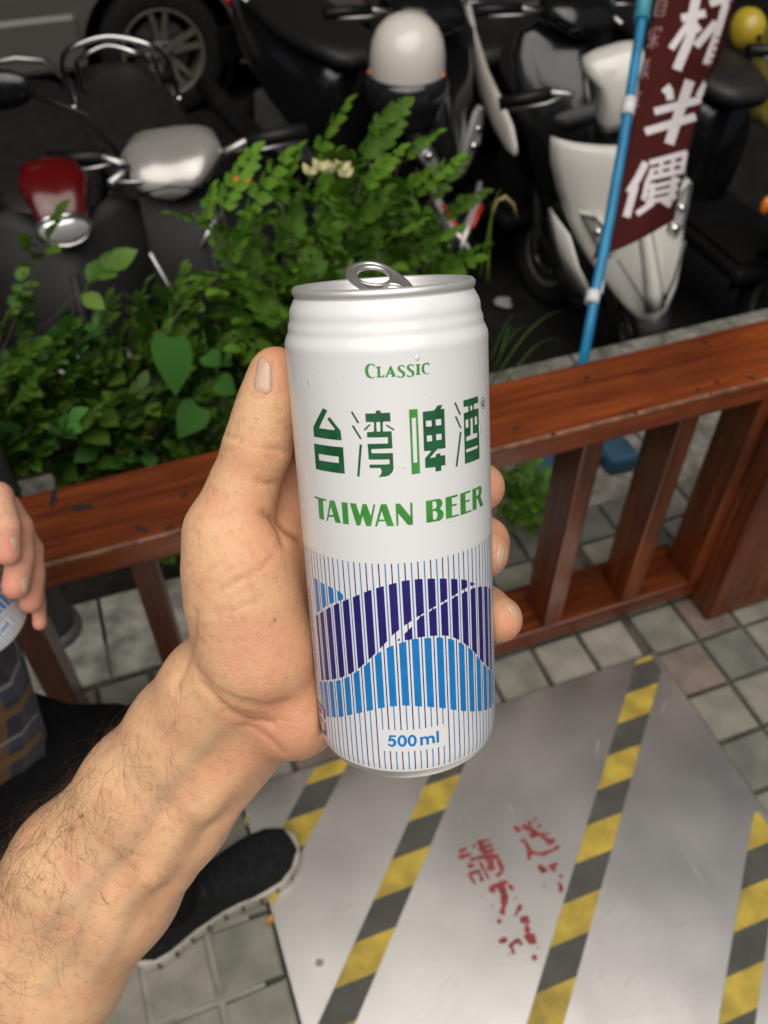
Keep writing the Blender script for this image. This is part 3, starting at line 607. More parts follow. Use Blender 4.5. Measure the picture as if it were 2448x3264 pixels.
def interp(cv, u):
    if u < cv[0][0] or u > cv[-1][0]: return None
    for (a, x), (b_, y) in zip(cv, cv[1:]):
        if a <= u <= b_: return x + (y - x) * (u - a) / max(1e-6, b_ - a)
def strip(mb, uL, uR, f0, f1, off):
    """one printed bar between two curves"""
    us = [uL + (uR - uL) * i / 4 for i in range(5)]
    pt = [(u, f0(u), f1(u)) for u in us]
    pt = [q for q in pt if q[1] is not None and q[2] is not None and q[2] - q[1] > .05]
    for (ua, a0, a1), (ub, b0, b1) in zip(pt, pt[1:]):
        n = max(1, int(max(a1 - a0, b1 - b0) / (.9 if max(a1, b1) > 156 else 6))); vs = []
        for k in range(n + 1):
            t = k / n; vs += [can_pt(ua, a0 + (a1 - a0) * t, off), can_pt(ub, b0 + (b1 - b0) * t, off)]
        mb.add(vs, [(2 * k, 2 * k + 2, 2 * k + 3, 2 * k + 1) for k in range(n)], True)
def build_can(label, detail=True):
    can = thing('beer_can', label, 'can', group='white 500 ml beer cans')
    fl = lambda pr: [(r, -h) for r, h in pr]
    MB().lathe(list(reversed(fl(BODY))), 128).build('body', M_canwhite, can)
    MB().lathe(list(reversed(fl(BASE))), 96).build('base', M_alu, can)
    # seam, countersunk end panel
    rim = [(.0286, -.0029), (.0291, -.0026), (.0295, -.0016), (.0294, -.0006), (.0287, .0002), (.0280, -.0002), (.0277, -.0012), (.0270, -.0060), (.0262, -.0064), (.0256, -.0056), (.0252, -.0038), (.0235, -.0035), (.012, -.0033), (0, -.0033)]
    lid = MB().lathe(rim, 128).build('lid', M_alu, can)
    # lifted ring pull: a stamped plate with finger hole and a nose, hinged at a rivet
    tb = MB()
    def outl(a, k):   # outline of the tab in its own plane, x along the tab
        return a
    N = 40
    def rnd_outline(L0, L1, wa, wb, n=N):
        pts = []
        for k in range(n):
            w = 2 * PI * k / n; c, s_ = math.cos(w), math.sin(w)
            x = (L0 + L1) / 2 + (L1 - L0) / 2 * math.copysign(abs(c) ** .8, c)
            t = (x - L0) / (L1 - L0); wd = wa + (wb - wa) * t
            pts.append((x, wd * math.copysign(abs(s_) ** .75, s_)))
        return pts
    out = rnd_outline(-.0115, .0135, .0062, .0082)
    hole = [(.0052 + .0062 * math.cos(2 * PI * k / 24), .0060 * math.sin(2 * PI * k / 24)) for k in range(24)]
    hole2 = [(-.0052 + .0042 * math.cos(2 * PI * k / 16), .0042 * math.sin(2 * PI * k / 16)) for k in range(16)]
    M = Matrix.Translation((0, .0015, -.0004)) @ Matrix.Rotation(math.radians(-49), 4, 'Z') @ Matrix.Rotation(math.radians(-24), 4, 'Y') @ Matrix.Rotation(math.radians(-10), 4, 'X')
    z0, z1 = -.0005, .0007
    lo = [Vector((x, y, 0)) for x, y in out]; lh = [Vector((x, y, 0)) for x, y in hole]; l2 = [Vector((x, y, 0)) for x, y in hole2]
    flat = lo + lh + l2; tr = tessellate_polygon([lo, lh, l2])
    for z, flip in ((z1, False), (z0, True)):
        tb.add([M @ Vector((v.x, v.y, z)) for v in flat], [tuple(t) if not flip else tuple(reversed(t)) for t in tr])
    # curled edges
    for ring, r in ((lo, .0011), (lh, .0009), (l2, .0006)): tb.tube([M @ Vector((v.x, v.y, .0001)) for v in ring], r, 8, closed=True)
    tab = tb.build('pull_tab', M_tab, can)
    MB().lathe([(0, .0016), (.0018, .0014), (.0024, .0006), (.0026, -.0004)], 20, Matrix.Translation((.0, .0015, -.0030))).build('rivet', M_alu, lid)
    # ---- print on the label
    nv, bl, dk, gr, ol = MB(), MB(), MB(), MB(), MB()
    C = {k: sorted(v) for k, v in CURVES.items()}
    OFF = .00006
    thin = .19; wide = 1.28
    f = lambda k: (lambda u: interp(C[k], u))
    for k in range(-50, 50):
        u0 = -.1 + 2.085 * k; blue = k % 2 == 0
        mbx = bl if blue else nv
        spans = [(83.8, 160.2)]
        inbox = -9.6 < u0 < 13.1
        if inbox: spans = [(83.8, 144.2), (152.6, 160.2)]
        # the printed side text panel and the mark leave the lines out further round
        for a, b_ in spans: strip(mbx, u0 - thin, u0 + thin, lambda u: a, lambda u: b_, OFF)
        # white clearing beside the bars: the bars of the other colour stay thin there, so only widen
        if not blue:
            for a, b_ in (('d1t', 'd1b'), ('d2t', 'd2b')): strip(nv, u0 - wide, u0 + wide, f(a), f(b_), OFF * 1.4)
        else:
            for a, b_ in (('b1t', 'b1b'), ('b0t', 'b0b')): strip(bl, u0 - wide * .93, u0 + wide * .93, f(a), f(b_), OFF * 1.4)
    if detail:
        for lp in PRINT_DARK: decal(dk, print_tris(lp), OFF)
        for lp in PRINT_GREEN: decal(gr, print_tris(lp), OFF)
        for lp in PRINT_OLIVE: decal(ol, print_tris(lp), OFF)
    else:
        for lp in PRINT_DARK: decal(dk, print_tris(lp), OFF)
        for lp in PRINT_GREEN: decal(gr, print_tris(lp), OFF)
    for lp in PRINT_BLUE: decal(bl, print_tris(lp), OFF * 1.2)
    # recycling-style arrows and the upright small print at the left end of the label
    for lp in SIDE_MARK: decal(nv, print_tris([lp]), OFF * 1.6)
    r_ = random.Random(2); h = 100.0
    while h < 131:
        l = r_.uniform(.5, 1.1); u = -42.2 + r_.uniform(-.2, .2)
        decal(nv, [[(u, h), (u + 1.3, h), (u + 1.3, h + l)], [(u, h), (u + 1.3, h + l), (u, h + l)]], OFF * 1.6); h += l + r_.uniform(.35, .8)
    nv.build('navy_stripes', M_pnavy, can); bl.build('blue_stripes', M_pblue, can)
    dk.build('dark_green_characters', M_pdark, can); gr.build('green_lettering', M_pgreen, can)
    if detail: ol.build('registered_mark', M_polive, can)
    return can
SIDE_MARK = [[(-44, 145.6), (-35.9, 145.2), (-35.9, 149.6), (-37.6, 149.6), (-37.4, 146.2), (-44, 146.7)], [(-44, 148.2), (-39.4, 147.6), (-39.4, 149.2), (-44, 149.8)], [(-44, 151.6), (-39.4, 151.4), (-39.4, 152.7), (-44, 153.1)], [(-37.9, 151.2), (-36.5, 151.0), (-36.2, 156.6), (-41, 157.4), (-41, 156.0), (-37.6, 155.4)], [(-44, 154.4), (-42, 154.2), (-42, 157.5), (-44, 157.6)]]
CAN = build_can('opened white 500 ml beer can with green lettering, held upright by the hand in front')
CAN_C = np.array([-.000264678, .0736427529, -.278699437]); CAN_A = np.array([-.05713466, .94702002, .31605175])
_ex = np.array([1, 0, 0]) - CAN_A * CAN_A[0]; _ex /= np.linalg.norm(_ex); _ez = np.cross(_ex, CAN_A)
R3 = np.array([[1, 0, 0], [0, _U[1], -_F[1]], [0, _U[2], -_F[2]]])     # camera axes to world axes
def pose(o, c, ex, ef, a):
    """local x = ex, y = ef (front), z = a (up), all in camera space"""
    B = R3 @ np.stack([ex, ef, a], 1); M = Matrix([[*B[i], 0] for i in range(3)] + [[0, 0, 0, 1]])
    o.location = Vector(c2w(c)); o.rotation_euler = M.to_euler()
pose(CAN, CAN_C, -_ex, _ez, CAN_A)

# ================================================================ smooth-union modelling for hands
class SDF:
    """a distance field on a grid in camera space, blended from tapered limbs, meshed as one continuous surface"""
    def __init__(s, lo, hi, res):
        s.lo = np.array(lo, float); s.res = res
        s.n = np.ceil((np.array(hi) - s.lo) / res).astype(int) + 1
        s.F = np.full(s.n, 0.05, np.float32)
    def _win(s, lo, hi):
        a = np.clip(np.floor((lo - s.lo) / s.res).astype(int), 0, s.n); b = np.clip(np.ceil((hi - s.lo) / s.res).astype(int) + 1, 0, s.n)
        ax = [s.lo[i] + s.res * np.arange(a[i], b[i]) for i in range(3)]
        sl = tuple(slice(a[i], b[i]) for i in range(3))
        return sl, np.stack(np.meshgrid(*ax, indexing='ij'), -1).astype(np.float32)
    def _smin(s, sl, d, k):
        c = s.F[sl]
        if c.size == 0: return
        h = np.maximum(k - np.abs(c - d), 0) / k
        s.F[sl] = np.minimum(c, d) - h * h * k * .25
    def cone(s, a, b, ra, rb, k=.004, add=True, flat=None):
        a = np.asarray(a, float); b = np.asarray(b, float); m = max(ra, rb) + k * 1.5 + .006
        sl, P = s._win(np.minimum(a, b) - m, np.maximum(a, b) + m)
        if P.size == 0: return
        ba = b - a; L2 = ba @ ba + 1e-12
        t = np.clip(((P - a) @ ba) / L2, 0, 1); q = P - (a + t[..., None] * ba)
        if flat is not None:                     # squash along a direction: (unit vector, factor)
            v, f = flat; v = np.asarray(v, float); w = q @ v; q = q + (w * (1 / f - 1))[..., None] * v
        d = np.linalg.norm(q, axis=-1) - (ra + (rb - ra) * t)
        if add: s._smin(sl, d.astype(np.float32), k)
        else:
            c = s.F[sl]; d = -d; h = np.maximum(k - np.abs(c - d), 0) / k; s.F[sl] = np.maximum(c, d) + h * h * k * .25
    def chain(s, pts, rs, k=.004, **kw):
        for i in range(len(pts) - 1): s.cone(pts[i], pts[i + 1], rs[i], rs[i + 1], k, **kw)
    def cut_cyl(s, c, a, R, k=.0015, h0=-1, h1=1):
        sl, P = s._win(s.lo, s.lo + s.res * s.n)
        q = P - c; h = q @ a; d = np.linalg.norm(q - h[..., None] * a, axis=-1) - R
        d = np.maximum(d, np.maximum(h - h1, h0 - h)); d = -d.astype(np.float32)
        c_ = s.F; hh = np.maximum(k - np.abs(c_ - d), 0) / k; s.F = np.maximum(c_, d) + hh * hh * k * .25
    def mesh(s, smooth=2):
        F = s.F; I = F < 0; nx, ny, nz = F.shape
        corner = [(i, j, k) for i in (0, 1) for j in (0, 1) for k in (0, 1)]
        cnt = sum(I[i:nx - 1 + i, j:ny - 1 + j, k:nz - 1 + k].astype(np.int8) for i, j, k in corner)
        act = (cnt > 0) & (cnt < 8); ids = np.argwhere(act); idx = -np.ones(act.shape, np.int64); idx[act] = np.arange(len(ids))
        acc = np.zeros((len(ids), 3)); w = np.zeros(len(ids))
        for a in corner:
            for ax in range(3):
                if a[ax] == 1: continue
                b = list(a); b[ax] = 1
                fa = F[ids[:, 0] + a[0], ids[:, 1] + a[1], ids[:, 2] + a[2]]; fb = F[ids[:, 0] + b[0], ids[:, 1] + b[1], ids[:, 2] + b[2]]
                x = (fa < 0) != (fb < 0); t = np.where(x, fa / np.where(x, fa - fb, 1), 0)
                p = np.array(a, float)[None] + np.eye(3)[ax][None] * t[:, None]
                acc += p * x[:, None]; w += x
        V = s.lo + (ids + acc / w[:, None]) * s.res
        quads = []
        for ax in range(3):
            o1, o2 = (ax + 1) % 3, (ax + 2) % 3
            A = [slice(None)] * 3; B = [slice(None)] * 3; A[ax] = slice(0, -1); B[ax] = slice(1, None)
            x = I[tuple(A)] != I[tuple(B)]; e = np.argwhere(x)
            e = e[(e[:, o1] > 0) & (e[:, o2] > 0) & (e[:, o1] < F.shape[o1] - 1) & (e[:, o2] < F.shape[o2] - 1)]
            ins = I[e[:, 0], e[:, 1], e[:, 2]]
            def cell(d1, d2):
                q = e.copy(); q[:, o1] += d1; q[:, o2] += d2; return idx[q[:, 0], q[:, 1], q[:, 2]]
            Q = np.stack([cell(-1, -1), cell(0, -1), cell(0, 0), cell(-1, 0)], 1)
            Q[~ins] = Q[~ins][:, ::-1]; quads.append(Q)
        Q = np.concatenate(quads); Q = Q[(Q >= 0).all(1)]
        # drop stray pieces: nothing to do for one connected body; relax
        E = np.concatenate([Q[:, [0, 1]], Q[:, [1, 2]], Q[:, [2, 3]], Q[:, [3, 0]]]); E = np.concatenate([E, E[:, ::-1]])
        deg = np.bincount(E[:, 0], minlength=len(V)).astype(float)
        for it in range(smooth):
            for lam in (.5, -.47) if it else (.5,):
                m = np.stack([np.bincount(E[:, 0], V[E[:, 1], c], len(V)) for c in range(3)], 1) / np.maximum(deg, 1)[:, None]; V = V + lam * (m - V)
        return V, Q
def vnormals(V, Q):
    n = np.cross(V[Q[:, 2]] - V[Q[:, 0]], V[Q[:, 3]] - V[Q[:, 1]]); N = np.zeros_like(V)
    for k in range(4): np.add.at(N, Q[:, k], n)
    return N / np.maximum(np.linalg.norm(N, axis=1), 1e-12)[:, None]
def cam_px(V): d = -V[:, 2]; return CX + FPX * V[:, 0] / d, CY - FPX * V[:, 1] / d
def seg_dist(px, py, poly):
    """distance in photograph pixels to a polyline"""
    best = np.full(px.shape, 1e9)
    for (ax, ay), (bx, by) in zip(poly, poly[1:]):
        dx, dy = bx - ax, by - ay; t = np.clip(((px - ax) * dx + (py - ay) * dy) / (dx * dx + dy * dy + 1e-9), 0, 1)
        best = np.minimum(best, np.hypot(px - ax - t * dx, py - ay - t * dy))
    return best
def add_attr(o, name, arr):
    a = o.data.attributes.new(name, 'FLOAT', 'POINT'); a.data.foreach_set('value', np.asarray(arr, np.float32))

def skin_mat(name, base, pink, deep):
    m = bpy.data.materials.new(name); m.use_nodes = True; nt, p, L = nodes(m)
    tc = nt.nodes.new('ShaderNodeTexCoord')
    def noise_(sc, det=4): 
        n = nt.nodes.new('ShaderNodeTexNoise'); n.inputs['Scale'].default_value = sc; n.inputs['Detail'].default_value = det; L(tc.outputs['Object'], n.inputs['Vector']); return n.outputs[0]
    def ramp(x, a, b):
        r = nt.nodes.new('ShaderNodeMapRange'); r.inputs[1].default_value = a; r.inputs[2].default_value = b; L(x, r.inputs[0]); return r.outputs[0]
    def attr(n): a = nt.nodes.new('ShaderNodeAttribute'); a.attribute_name = n; return a.outputs['Fac']
    def mix(f, a, b, mode='MIX'):
        x = nt.nodes.new('ShaderNodeMixRGB'); x.blend_type = mode
        for i, v in ((0, f), (1, a), (2, b)):
            if hasattr(v, 'is_linked') or hasattr(v, 'node'): L(v, x.inputs[i])
            else: x.inputs[i].default_value = v if i == 0 else (*v, 1)
        return x.outputs[0]
    def math_(op, a, b):
        x = nt.nodes.new('ShaderNodeMath'); x.operation = op
        for i, v in enumerate((a, b)):
            if hasattr(v, 'node'): L(v, x.inputs[i])
            else: x.inputs[i].default_value = v
        return x.outputs[0]
    c = mix(ramp(noise_(28, 5), .35, .68), base, tuple(base[i] * .9 + pink[i] * .1 for i in range(3)))
    c = mix(math_('MULTIPLY', ramp(noise_(75, 4), .40, .66), .42), c, pink)
    c = mix(math_('MULTIPLY', ramp(noise_(300, 3), .52, .72), .22), c, deep)
    c = mix(attr('red'), c, pink); c = mix(attr('deep'), c, deep); c = mix(attr('vein'), c, (.36, .30, .20)); c = mix(attr('mole'), c, (.12, .05, .025))
    L(c, p.inputs['Base Color'])
    p.inputs['Roughness'].default_value = .5; p.inputs['Specular IOR Level'].default_value = .35
    p.inputs['Subsurface Weight'].default_value = .25; p.inputs['Subsurface Radius'].default_value = (1, .32, .16); p.inputs['Subsurface Scale'].default_value = .0022
    vo = nt.nodes.new('ShaderNodeTexVoronoi'); vo.inputs['Scale'].default_value = 900; L(tc.outputs['Object'], vo.inputs['Vector'])
    h = math_('ADD', math_('MULTIPLY', vo.outputs['Distance'], .6), math_('MULTIPLY', noise_(420, 4), .9))
    b = nt.nodes.new('ShaderNodeBump'); b.inputs['Strength'].default_value = .25; b.inputs['Distance'].default_value = .0008
    L(h, b.inputs['Height']); L(b.outputs[0], p.inputs['Normal'])
    return m
M_skin = skin_mat('skin', (0.78, 0.485, 0.27), (0.70, 0.31, 0.185), (0.30, 0.12, 0.06))
M_skin2 = skin_mat('skin_of_friend', (0.70, 0.41, 0.26), (0.70, 0.28, 0.19), (0.25, 0.09, 0.05))
M_nail = mat('fingernail', (0.78, 0.45, 0.31), 0.25, coat=.25, sss=.3, var=.06, scale=200)
M_hair = mat('arm_hair', (0.055, 0.028, 0.015), 0.5)

# ================================================================ the photographer's forearm and hand
S = SDF((-.215, -.300, -.475), (.062, .072, -.262), .0013)
# forearm, flattened, from the elbow side to the wrist
fa = [(-420, 3740, .445, .046), (-150, 3405, .425, .0415), (110, 3060, .402, .0385), (300, 2800, .384, .0345), (500, 2545, .367, .0295), (625, 2370, .356, .0262)]
def fpt(q): return cp(*q[:3]), q[3]
perp = np.array([.79, .61, 0]) / math.hypot(.79, .61)     # across the arm in the picture, towards lower right (y up is flipped below)
perp = np.array([.78, -.62, 0]) / math.hypot(.78, .62)
def offs(q, o, dz=0): p = cp(*q[:3]); return p + perp * o + np.array([0, 0, dz])
for sgn, dz in ((-1, 0.0), (1, -.004)):
    P = [offs(q, sgn * q[3] * .36, dz) for q in fa]; r = [q[3] * .70 for q in fa]
    S.chain(P, r, .012)
# palmar tendons
def pth(L_): return [cp(*q) for q in L_]
S.chain(pth([(770, 2400, .3425), (640, 2560, .3450), (480, 2770, .3565), (330, 2950, .3705)]), [.0052, .0054, .0052, .005], .006)
S.chain(pth([(850, 2415, .356), (700, 2600, .3575), (560, 2790, .371), (400, 3020, .386)]), [.0042, .0042, .0042, .004], .007)
# wrist into the carpus
S.chain([cp(625, 2370, .356) - perp * .008, cp(700, 2215, .342) - perp * .006], [.0205, .0185], .010)
S.chain([cp(625, 2370, .358) + perp * .009, cp(850, 2260, .348)], [.0195, .018], .010)
S.chain(pth([(625, 2330, .360), (860, 2150, .356)]), [.021, .018], .010)
# thenar eminence and thumb
TH = [(818, 2075, .3285, .0205), (772, 1905, .3205, .0192), (748, 1770, .3165, .0172), (728, 1690, .3145, .0142)]
S.chain([cp(*q[:3]) for q in TH], [q[3] for q in TH], .009)
S.chain(pth([(700, 2215, .342), (818, 2075, .3285)]), [.0185, .0205], .012)
TB = [(728, 1690, .3145, .0142), (775, 1555, .311, .0114), (822, 1425, .3065, .0111), (848, 1320, .3035, .0100), (872, 1245, .3015, .0091), (879, 1185, .3003, .0087)]
S.chain([cp(*q[:3]) for q in TB], [q[3] for q in TB], .006)
# heel of the hand (hypothenar) behind and below the can
S.chain(pth([(850, 2235, .350), (935, 2262, .341), (1010, 2190, .348)]), [.0185, .0170, .0165], .008)
S.chain(pth([(818, 2075, .335), (935, 2230, .342)]), [.019, .0165], .010)
# can frame helper: angle round the can (0 right, 90 behind, 180 left), height below the rim, distance from the axis
def cf(phi, h, rho):
    w = math.radians(phi); return CAN_C - CAN_A * h + rho * (_ex * math.cos(w) - _ez * math.sin(w))
# palm: from the heel to the knuckles, round the back left of the can
for phi, h, r in ((142, .070, .0105), (146, .088, .0115), (150, .106, .0112), (154, .124, .0102)):
    S.cone(cp(880, 2160, .352), cf(phi, h, .052), .017, r, .008)
S.cone(cf(144, .078, .053), cp(800, 1870, .336), .0095, .014, .007)
S.cone(cf(160, .096, .051), cp(800, 1960, .332), .012, .017, .010)
# fingers wrapped behind the can, tips showing on its right
def finger(tip_px, ph, h0, hs, r, tip_r):
    pts = [cf(142 if h0 < .07 else 150, h0, .052), cf(ph[0], hs[0], .0505), cf(ph[1], hs[1], .0455)] + [cp(*q) for q in tip_px]
    rs = [r * 1.12, r * 1.04, r, tip_r * 1.0][:3] + [tip_r] * len(tip_px)
    S.chain(pts, rs, .0028)
finger([(1478, 1560, .3325), (1531, 1553, .3225)], (118, 72), .066, (.064, .0645), .0094, .0092)
finger([(1490, 1735, .339), (1540, 1728, .3275), (1541, 1762, .3205)], (116, 72), .086, (.084, .0845), .0098, .0094)
finger([(1490, 1915, .347), (1545, 1940, .336), (1592, 1974, .328)], (114, 70), .106, (.104, .104), .0094, .0088)
finger([(1440, 2110, .353), (1478, 2125, .347)], (112, 74), .124, (.124, .125), .0082, .0076)
S.cut_cyl(CAN_C, CAN_A, RB + .0001, .0012, h0=-.1635, h1=-.004)
V, Q = S.mesh(3)
# sculpt creases, tendons and veins on the side that shows
px, py = cam_px(V); N = vnormals(V, Q); vis = np.clip((N[:, 2] - .05) / .25, 0, 1)
D = np.zeros(len(V)); red = np.zeros(len(V)); deep = np.zeros(len(V)); vein = np.zeros(len(V)); mole = np.zeros(len(V))
def crease(poly, depth, w=7, soft=22, crease_shade=.35):
    global D, deep
    d = seg_dist(px, py, poly); g = np.exp(-(d / w) ** 2); g2 = np.exp(-(d / soft) ** 2)
    D -= vis * (g * depth + g2 * depth * .35); D += vis * np.exp(-((d - soft * 1.1) / (soft * .6)) ** 2) * depth * .18
    deep = np.maximum(deep, vis * g * crease_shade)  # crease shading painted into the skin colour
# thumb joint creases, web fold, thenar lines, wrist fold
crease([(722, 1385), (745, 1392), (770, 1402)], .0006, 5, 14); crease([(716, 1432), (735, 1436)], .0004, 5, 12)
crease([(850, 1425), (885, 1432), (922, 1438)], .0006, 6, 16); crease([(815, 1533), (850, 1540), (886, 1534)], .0004, 6, 16)
crease([(845, 1640), (868, 1655), (890, 1690), (905, 1735)], .0010, 8, 26, .35)
crease([(880, 1650), (915, 1690), (960, 1720)], .0010, 8, 24, .5)
crease([(705, 1880), (770, 1845), (830, 1815), (875, 1770)], .0004, 6, 16, .2); crease([(690, 1960), (760, 1940), (830, 1905)], .0003, 6, 16, .15)
crease([(620, 2130), (680, 2195), (760, 2240), (840, 2255), (915, 2240)], .0007, 13, 46, .15)
crease([(640, 2180), (720, 2260), (800, 2300), (870, 2305)], .0009, 8, 26, .3)
crease([(780, 2310), (850, 2345), (905, 2400)], .0005, 7, 18, .2)
crease([(800, 1254), (830, 1266), (860, 1257), (872, 1205), (866, 1150)], .0004, 4, 9, .25)
crease([(620, 1950), (616, 2040), (600, 2100), (560, 2200)], .0007, 10, 30, .15)
crease([(1590, 1690), (1604, 1735), (1600, 1790)], .0000, 6, 10, .0)
for i in range(26):
    x0, y0 = rng.uniform(700, 900), rng.uniform(2200, 2330); a_ = rng.uniform(.2, .7); l = rng.uniform(20, 60)
    crease([(x0, y0), (x0 + l * math.cos(a_), y0 + l * math.sin(a_))], .00018, 4, 9, .12)
for i in range(40):
    x0, y0 = rng.uniform(640, 900), rng.uniform(1350, 2150); a_ = rng.uniform(-.7, .2); l = rng.uniform(15, 45)
    crease([(x0, y0), (x0 + l * math.cos(a_), y0 + l * math.sin(a_))], .0001, 3.5, 8, .06)
def ridge(poly, hgt, w, vc=0.0):
    global D, vein
    d = seg_dist(px, py, poly); g = np.exp(-(d / w) ** 2); D += vis * g * hgt; vein = np.maximum(vein, vis * g * vc)
ridge([(700, 2330), (560, 2480), (470, 2610), (300, 2820), (150, 2960)], .0006, 26, .35)
ridge([(600, 2450), (640, 2560), (560, 2700)], .0003, 18, .22); ridge([(300, 2820), (250, 3000), (130, 3160)], .0005, 24, .3)
ridge([(420, 2860), (380, 3000), (300, 3120)], .0004, 20, .3)
# ruddy fingertips, joints and heel
def ruddy(x, y, r, a):
    global red
    red = np.maximum(red, a * np.exp(-(((px - x) / r) ** 2 + ((py - y) / r) ** 2)))
ruddy(880, 1140, 85, .8); ruddy(930, 2150, 170, .45); ruddy(820, 2050, 200, .28); ruddy(800, 1480, 90, .25); ruddy(1575, 1560, 110, .75); ruddy(1600, 1770, 120, .8); ruddy(1620, 1990, 110, .8); ruddy(900, 2330, 190, .75); ruddy(880, 1620, 120, .35); ruddy(760, 1960, 170, .18); ruddy(690, 2440, 130, .3); ruddy(600, 2900, 200, .25); ruddy(930, 1690, 140, .5)
for x, y, r in ((877, 1978, 5), (228, 2642, 11), (262, 2602, 6), (420, 2720, 4)): mole = np.maximum(mole, .7 * vis * np.exp(-(((px - x) ** 2 + (py - y) ** 2) / r ** 2)))
V = V + N * D[:, None]
HLOC = Vector(c2w(cp(760, 1950, .325)))
ARM = thing('person', 'bare hairy forearm and hand of the person holding the white can in front', 'person', HLOC)
arm_o = mesh_np('body', c2w(V) - np.array(HLOC), Q, M_skin, ARM)
for n_, a_ in (('red', red), ('deep', deep), ('vein', vein), ('mole', mole)): add_attr(arm_o, n_, np.clip(a_, 0, 1))

def nail(V, Q, poly_px, name, parent, ploc, material, lift=.0002, n=14, curve=.0003):
    """a fingernail following the finger under an outline given in photograph pixels (u across, v along)"""
    bvh = BVHTree.FromPolygons([Vector(v) for v in V], [tuple(q) for q in Q])
    (x0, y0), (x1, y1), (x2, y2), (x3, y3) = poly_px       # base left, base right, tip right, tip left
    mb = MB(); rows = []
    for i in range(n + 1):
        v = i / n; row = []; wf = max(.30, (1 - abs(2 * v - 1) ** 6.0)) ** .5
        for j in range(n + 1):
            t_ = j / n; uu = (t_ - .5) * 2; u = .5 + uu * .5 * wf
            vv = v + (.5 - v) * 2 * .05 * uu * uu
            x = (x0 + (x1 - x0) * u) * (1 - vv) + (x3 + (x2 - x3) * u) * vv; y = (y0 + (y1 - y0) * u) * (1 - vv) + (y3 + (y2 - y3) * u) * vv
            d = Vector(cp(x, y, 1.0)); hit, nn, _, _ = bvh.ray_cast(Vector((0, 0, 0)), d.normalized())
            if hit is None: hit = Vector(row[-1]) if row else Vector(cp(x, y, .3)); nn = Vector((0, 0, 1))
            edge = min(1.0, min(t_, 1 - t_) * 6, v * 5, .55 + (1 - v) * 3)
            row.append(hit + nn * (lift * edge - .00025 * (1 - edge)))
        rows.append(row)
    flat = [[Vector(c2w(np.array(p))) - ploc for p in r] for r in rows]
    return mb.slab(flat, -.0002).build(name, material, parent)
nail(V, Q, [(803, 1252), (868, 1263), (868, 1160), (824, 1124)], 'fingernail', ARM, HLOC, M_nail)
nail(V, Q, [(1592, 1716), (1617, 1738), (1596, 1826), (1577, 1800)], 'fingernail', ARM, HLOC, M_nail)
nail(V, Q, [(1602, 1912), (1640, 1918), (1662, 1975), (1630, 1960)], 'fingernail', ARM, HLOC, M_nail)

# hair on the forearm: thin curved strands rooted in the skin
def hairs(V, Q, N, weight, count, ploc, parent, gdir, name, seed, lmin=.009, lmax=.023, rad=.00005):
    r_ = np.random.default_rng(seed); p = weight / weight.sum(); idx = r_.choice(len(V), count, p=p)
    seg, sides = 6, 3; VV = []; FF = []
    for c, i in enumerate(idx):
        n = N[i]; g = gdir + r_.normal(0, .5, 3); g -= n * (g @ n); g /= np.linalg.norm(g) + 1e-9; s = np.cross(n, g)
        L_ = r_.uniform(lmin, lmax); curl = r_.normal(0, 1.25); lift = r_.uniform(.10, .5); pos = V[i] - n * .0003; step = L_ / seg; ang = 0; el = lift + .35
        pts = [pos]
        for k in range(seg):
            ang += curl / seg * (1 + r_.normal(0, .3)); el -= (lift + .45) / seg
            d = (g * math.cos(ang) + s * math.sin(ang)) * math.cos(el) + n * math.sin(el); pos = pos + d * step; pts.append(pos)
        base = c * (seg + 1) * sides
        for k, q in enumerate(pts):
            t = pts[min(k + 1, seg)] - pts[max(k - 1, 0)]; t /= np.linalg.norm(t) + 1e-12; a = np.cross(t, n); a /= np.linalg.norm(a) + 1e-12; b = np.cross(t, a); rr_ = rad * (1 - .75 * (k / seg) ** 1.5)
            for m in range(sides): w = 2 * PI * m / sides; VV.append(q + (a * math.cos(w) + b * math.sin(w)) * rr_)
        for k in range(seg):
            for m in range(sides): m2 = (m + 1) % sides; FF.append((base + k * sides + m, base + k * sides + m2, base + (k + 1) * sides + m2, base + (k + 1) * sides + m))
    o = mesh_np(name, c2w(np.array(VV)) - np.array(ploc), np.array(FF), M_hair, parent); o['kind'] = 'stuff'; return o
N = vnormals(V, Q); px, py = cam_px(V)
# how far along the arm (0 wrist .. 1 elbow side) and across (0 upper-left edge .. 1 lower-right edge)
along = ((625 - px) * .61 + (py - 2330) * .79) / 1000; across = ((px - 625) * .79 + (py - 2330) * .61)
wgt = np.clip((along + .13) / .6, 0, 1) ** 1.3 * np.clip(1.05 - (across + 235 + 150 * along) / (290 + 230 * along), .0, 1) ** .9
wgt *= (along > -.12) * (px < 640) * (.35 + .65 * (N[:, 2] > -.2)); wgt = np.where(N[:, 2] < -.5, wgt * .15, wgt)
wgt *= .8 + .2 * np.array([noise.noise(Vector(v) * 40) > -.1 for v in V])
hairs(V, Q, N, wgt, 1050, HLOC, ARM, np.array([.35, -.55, .1]), 'arm_hair', 4)

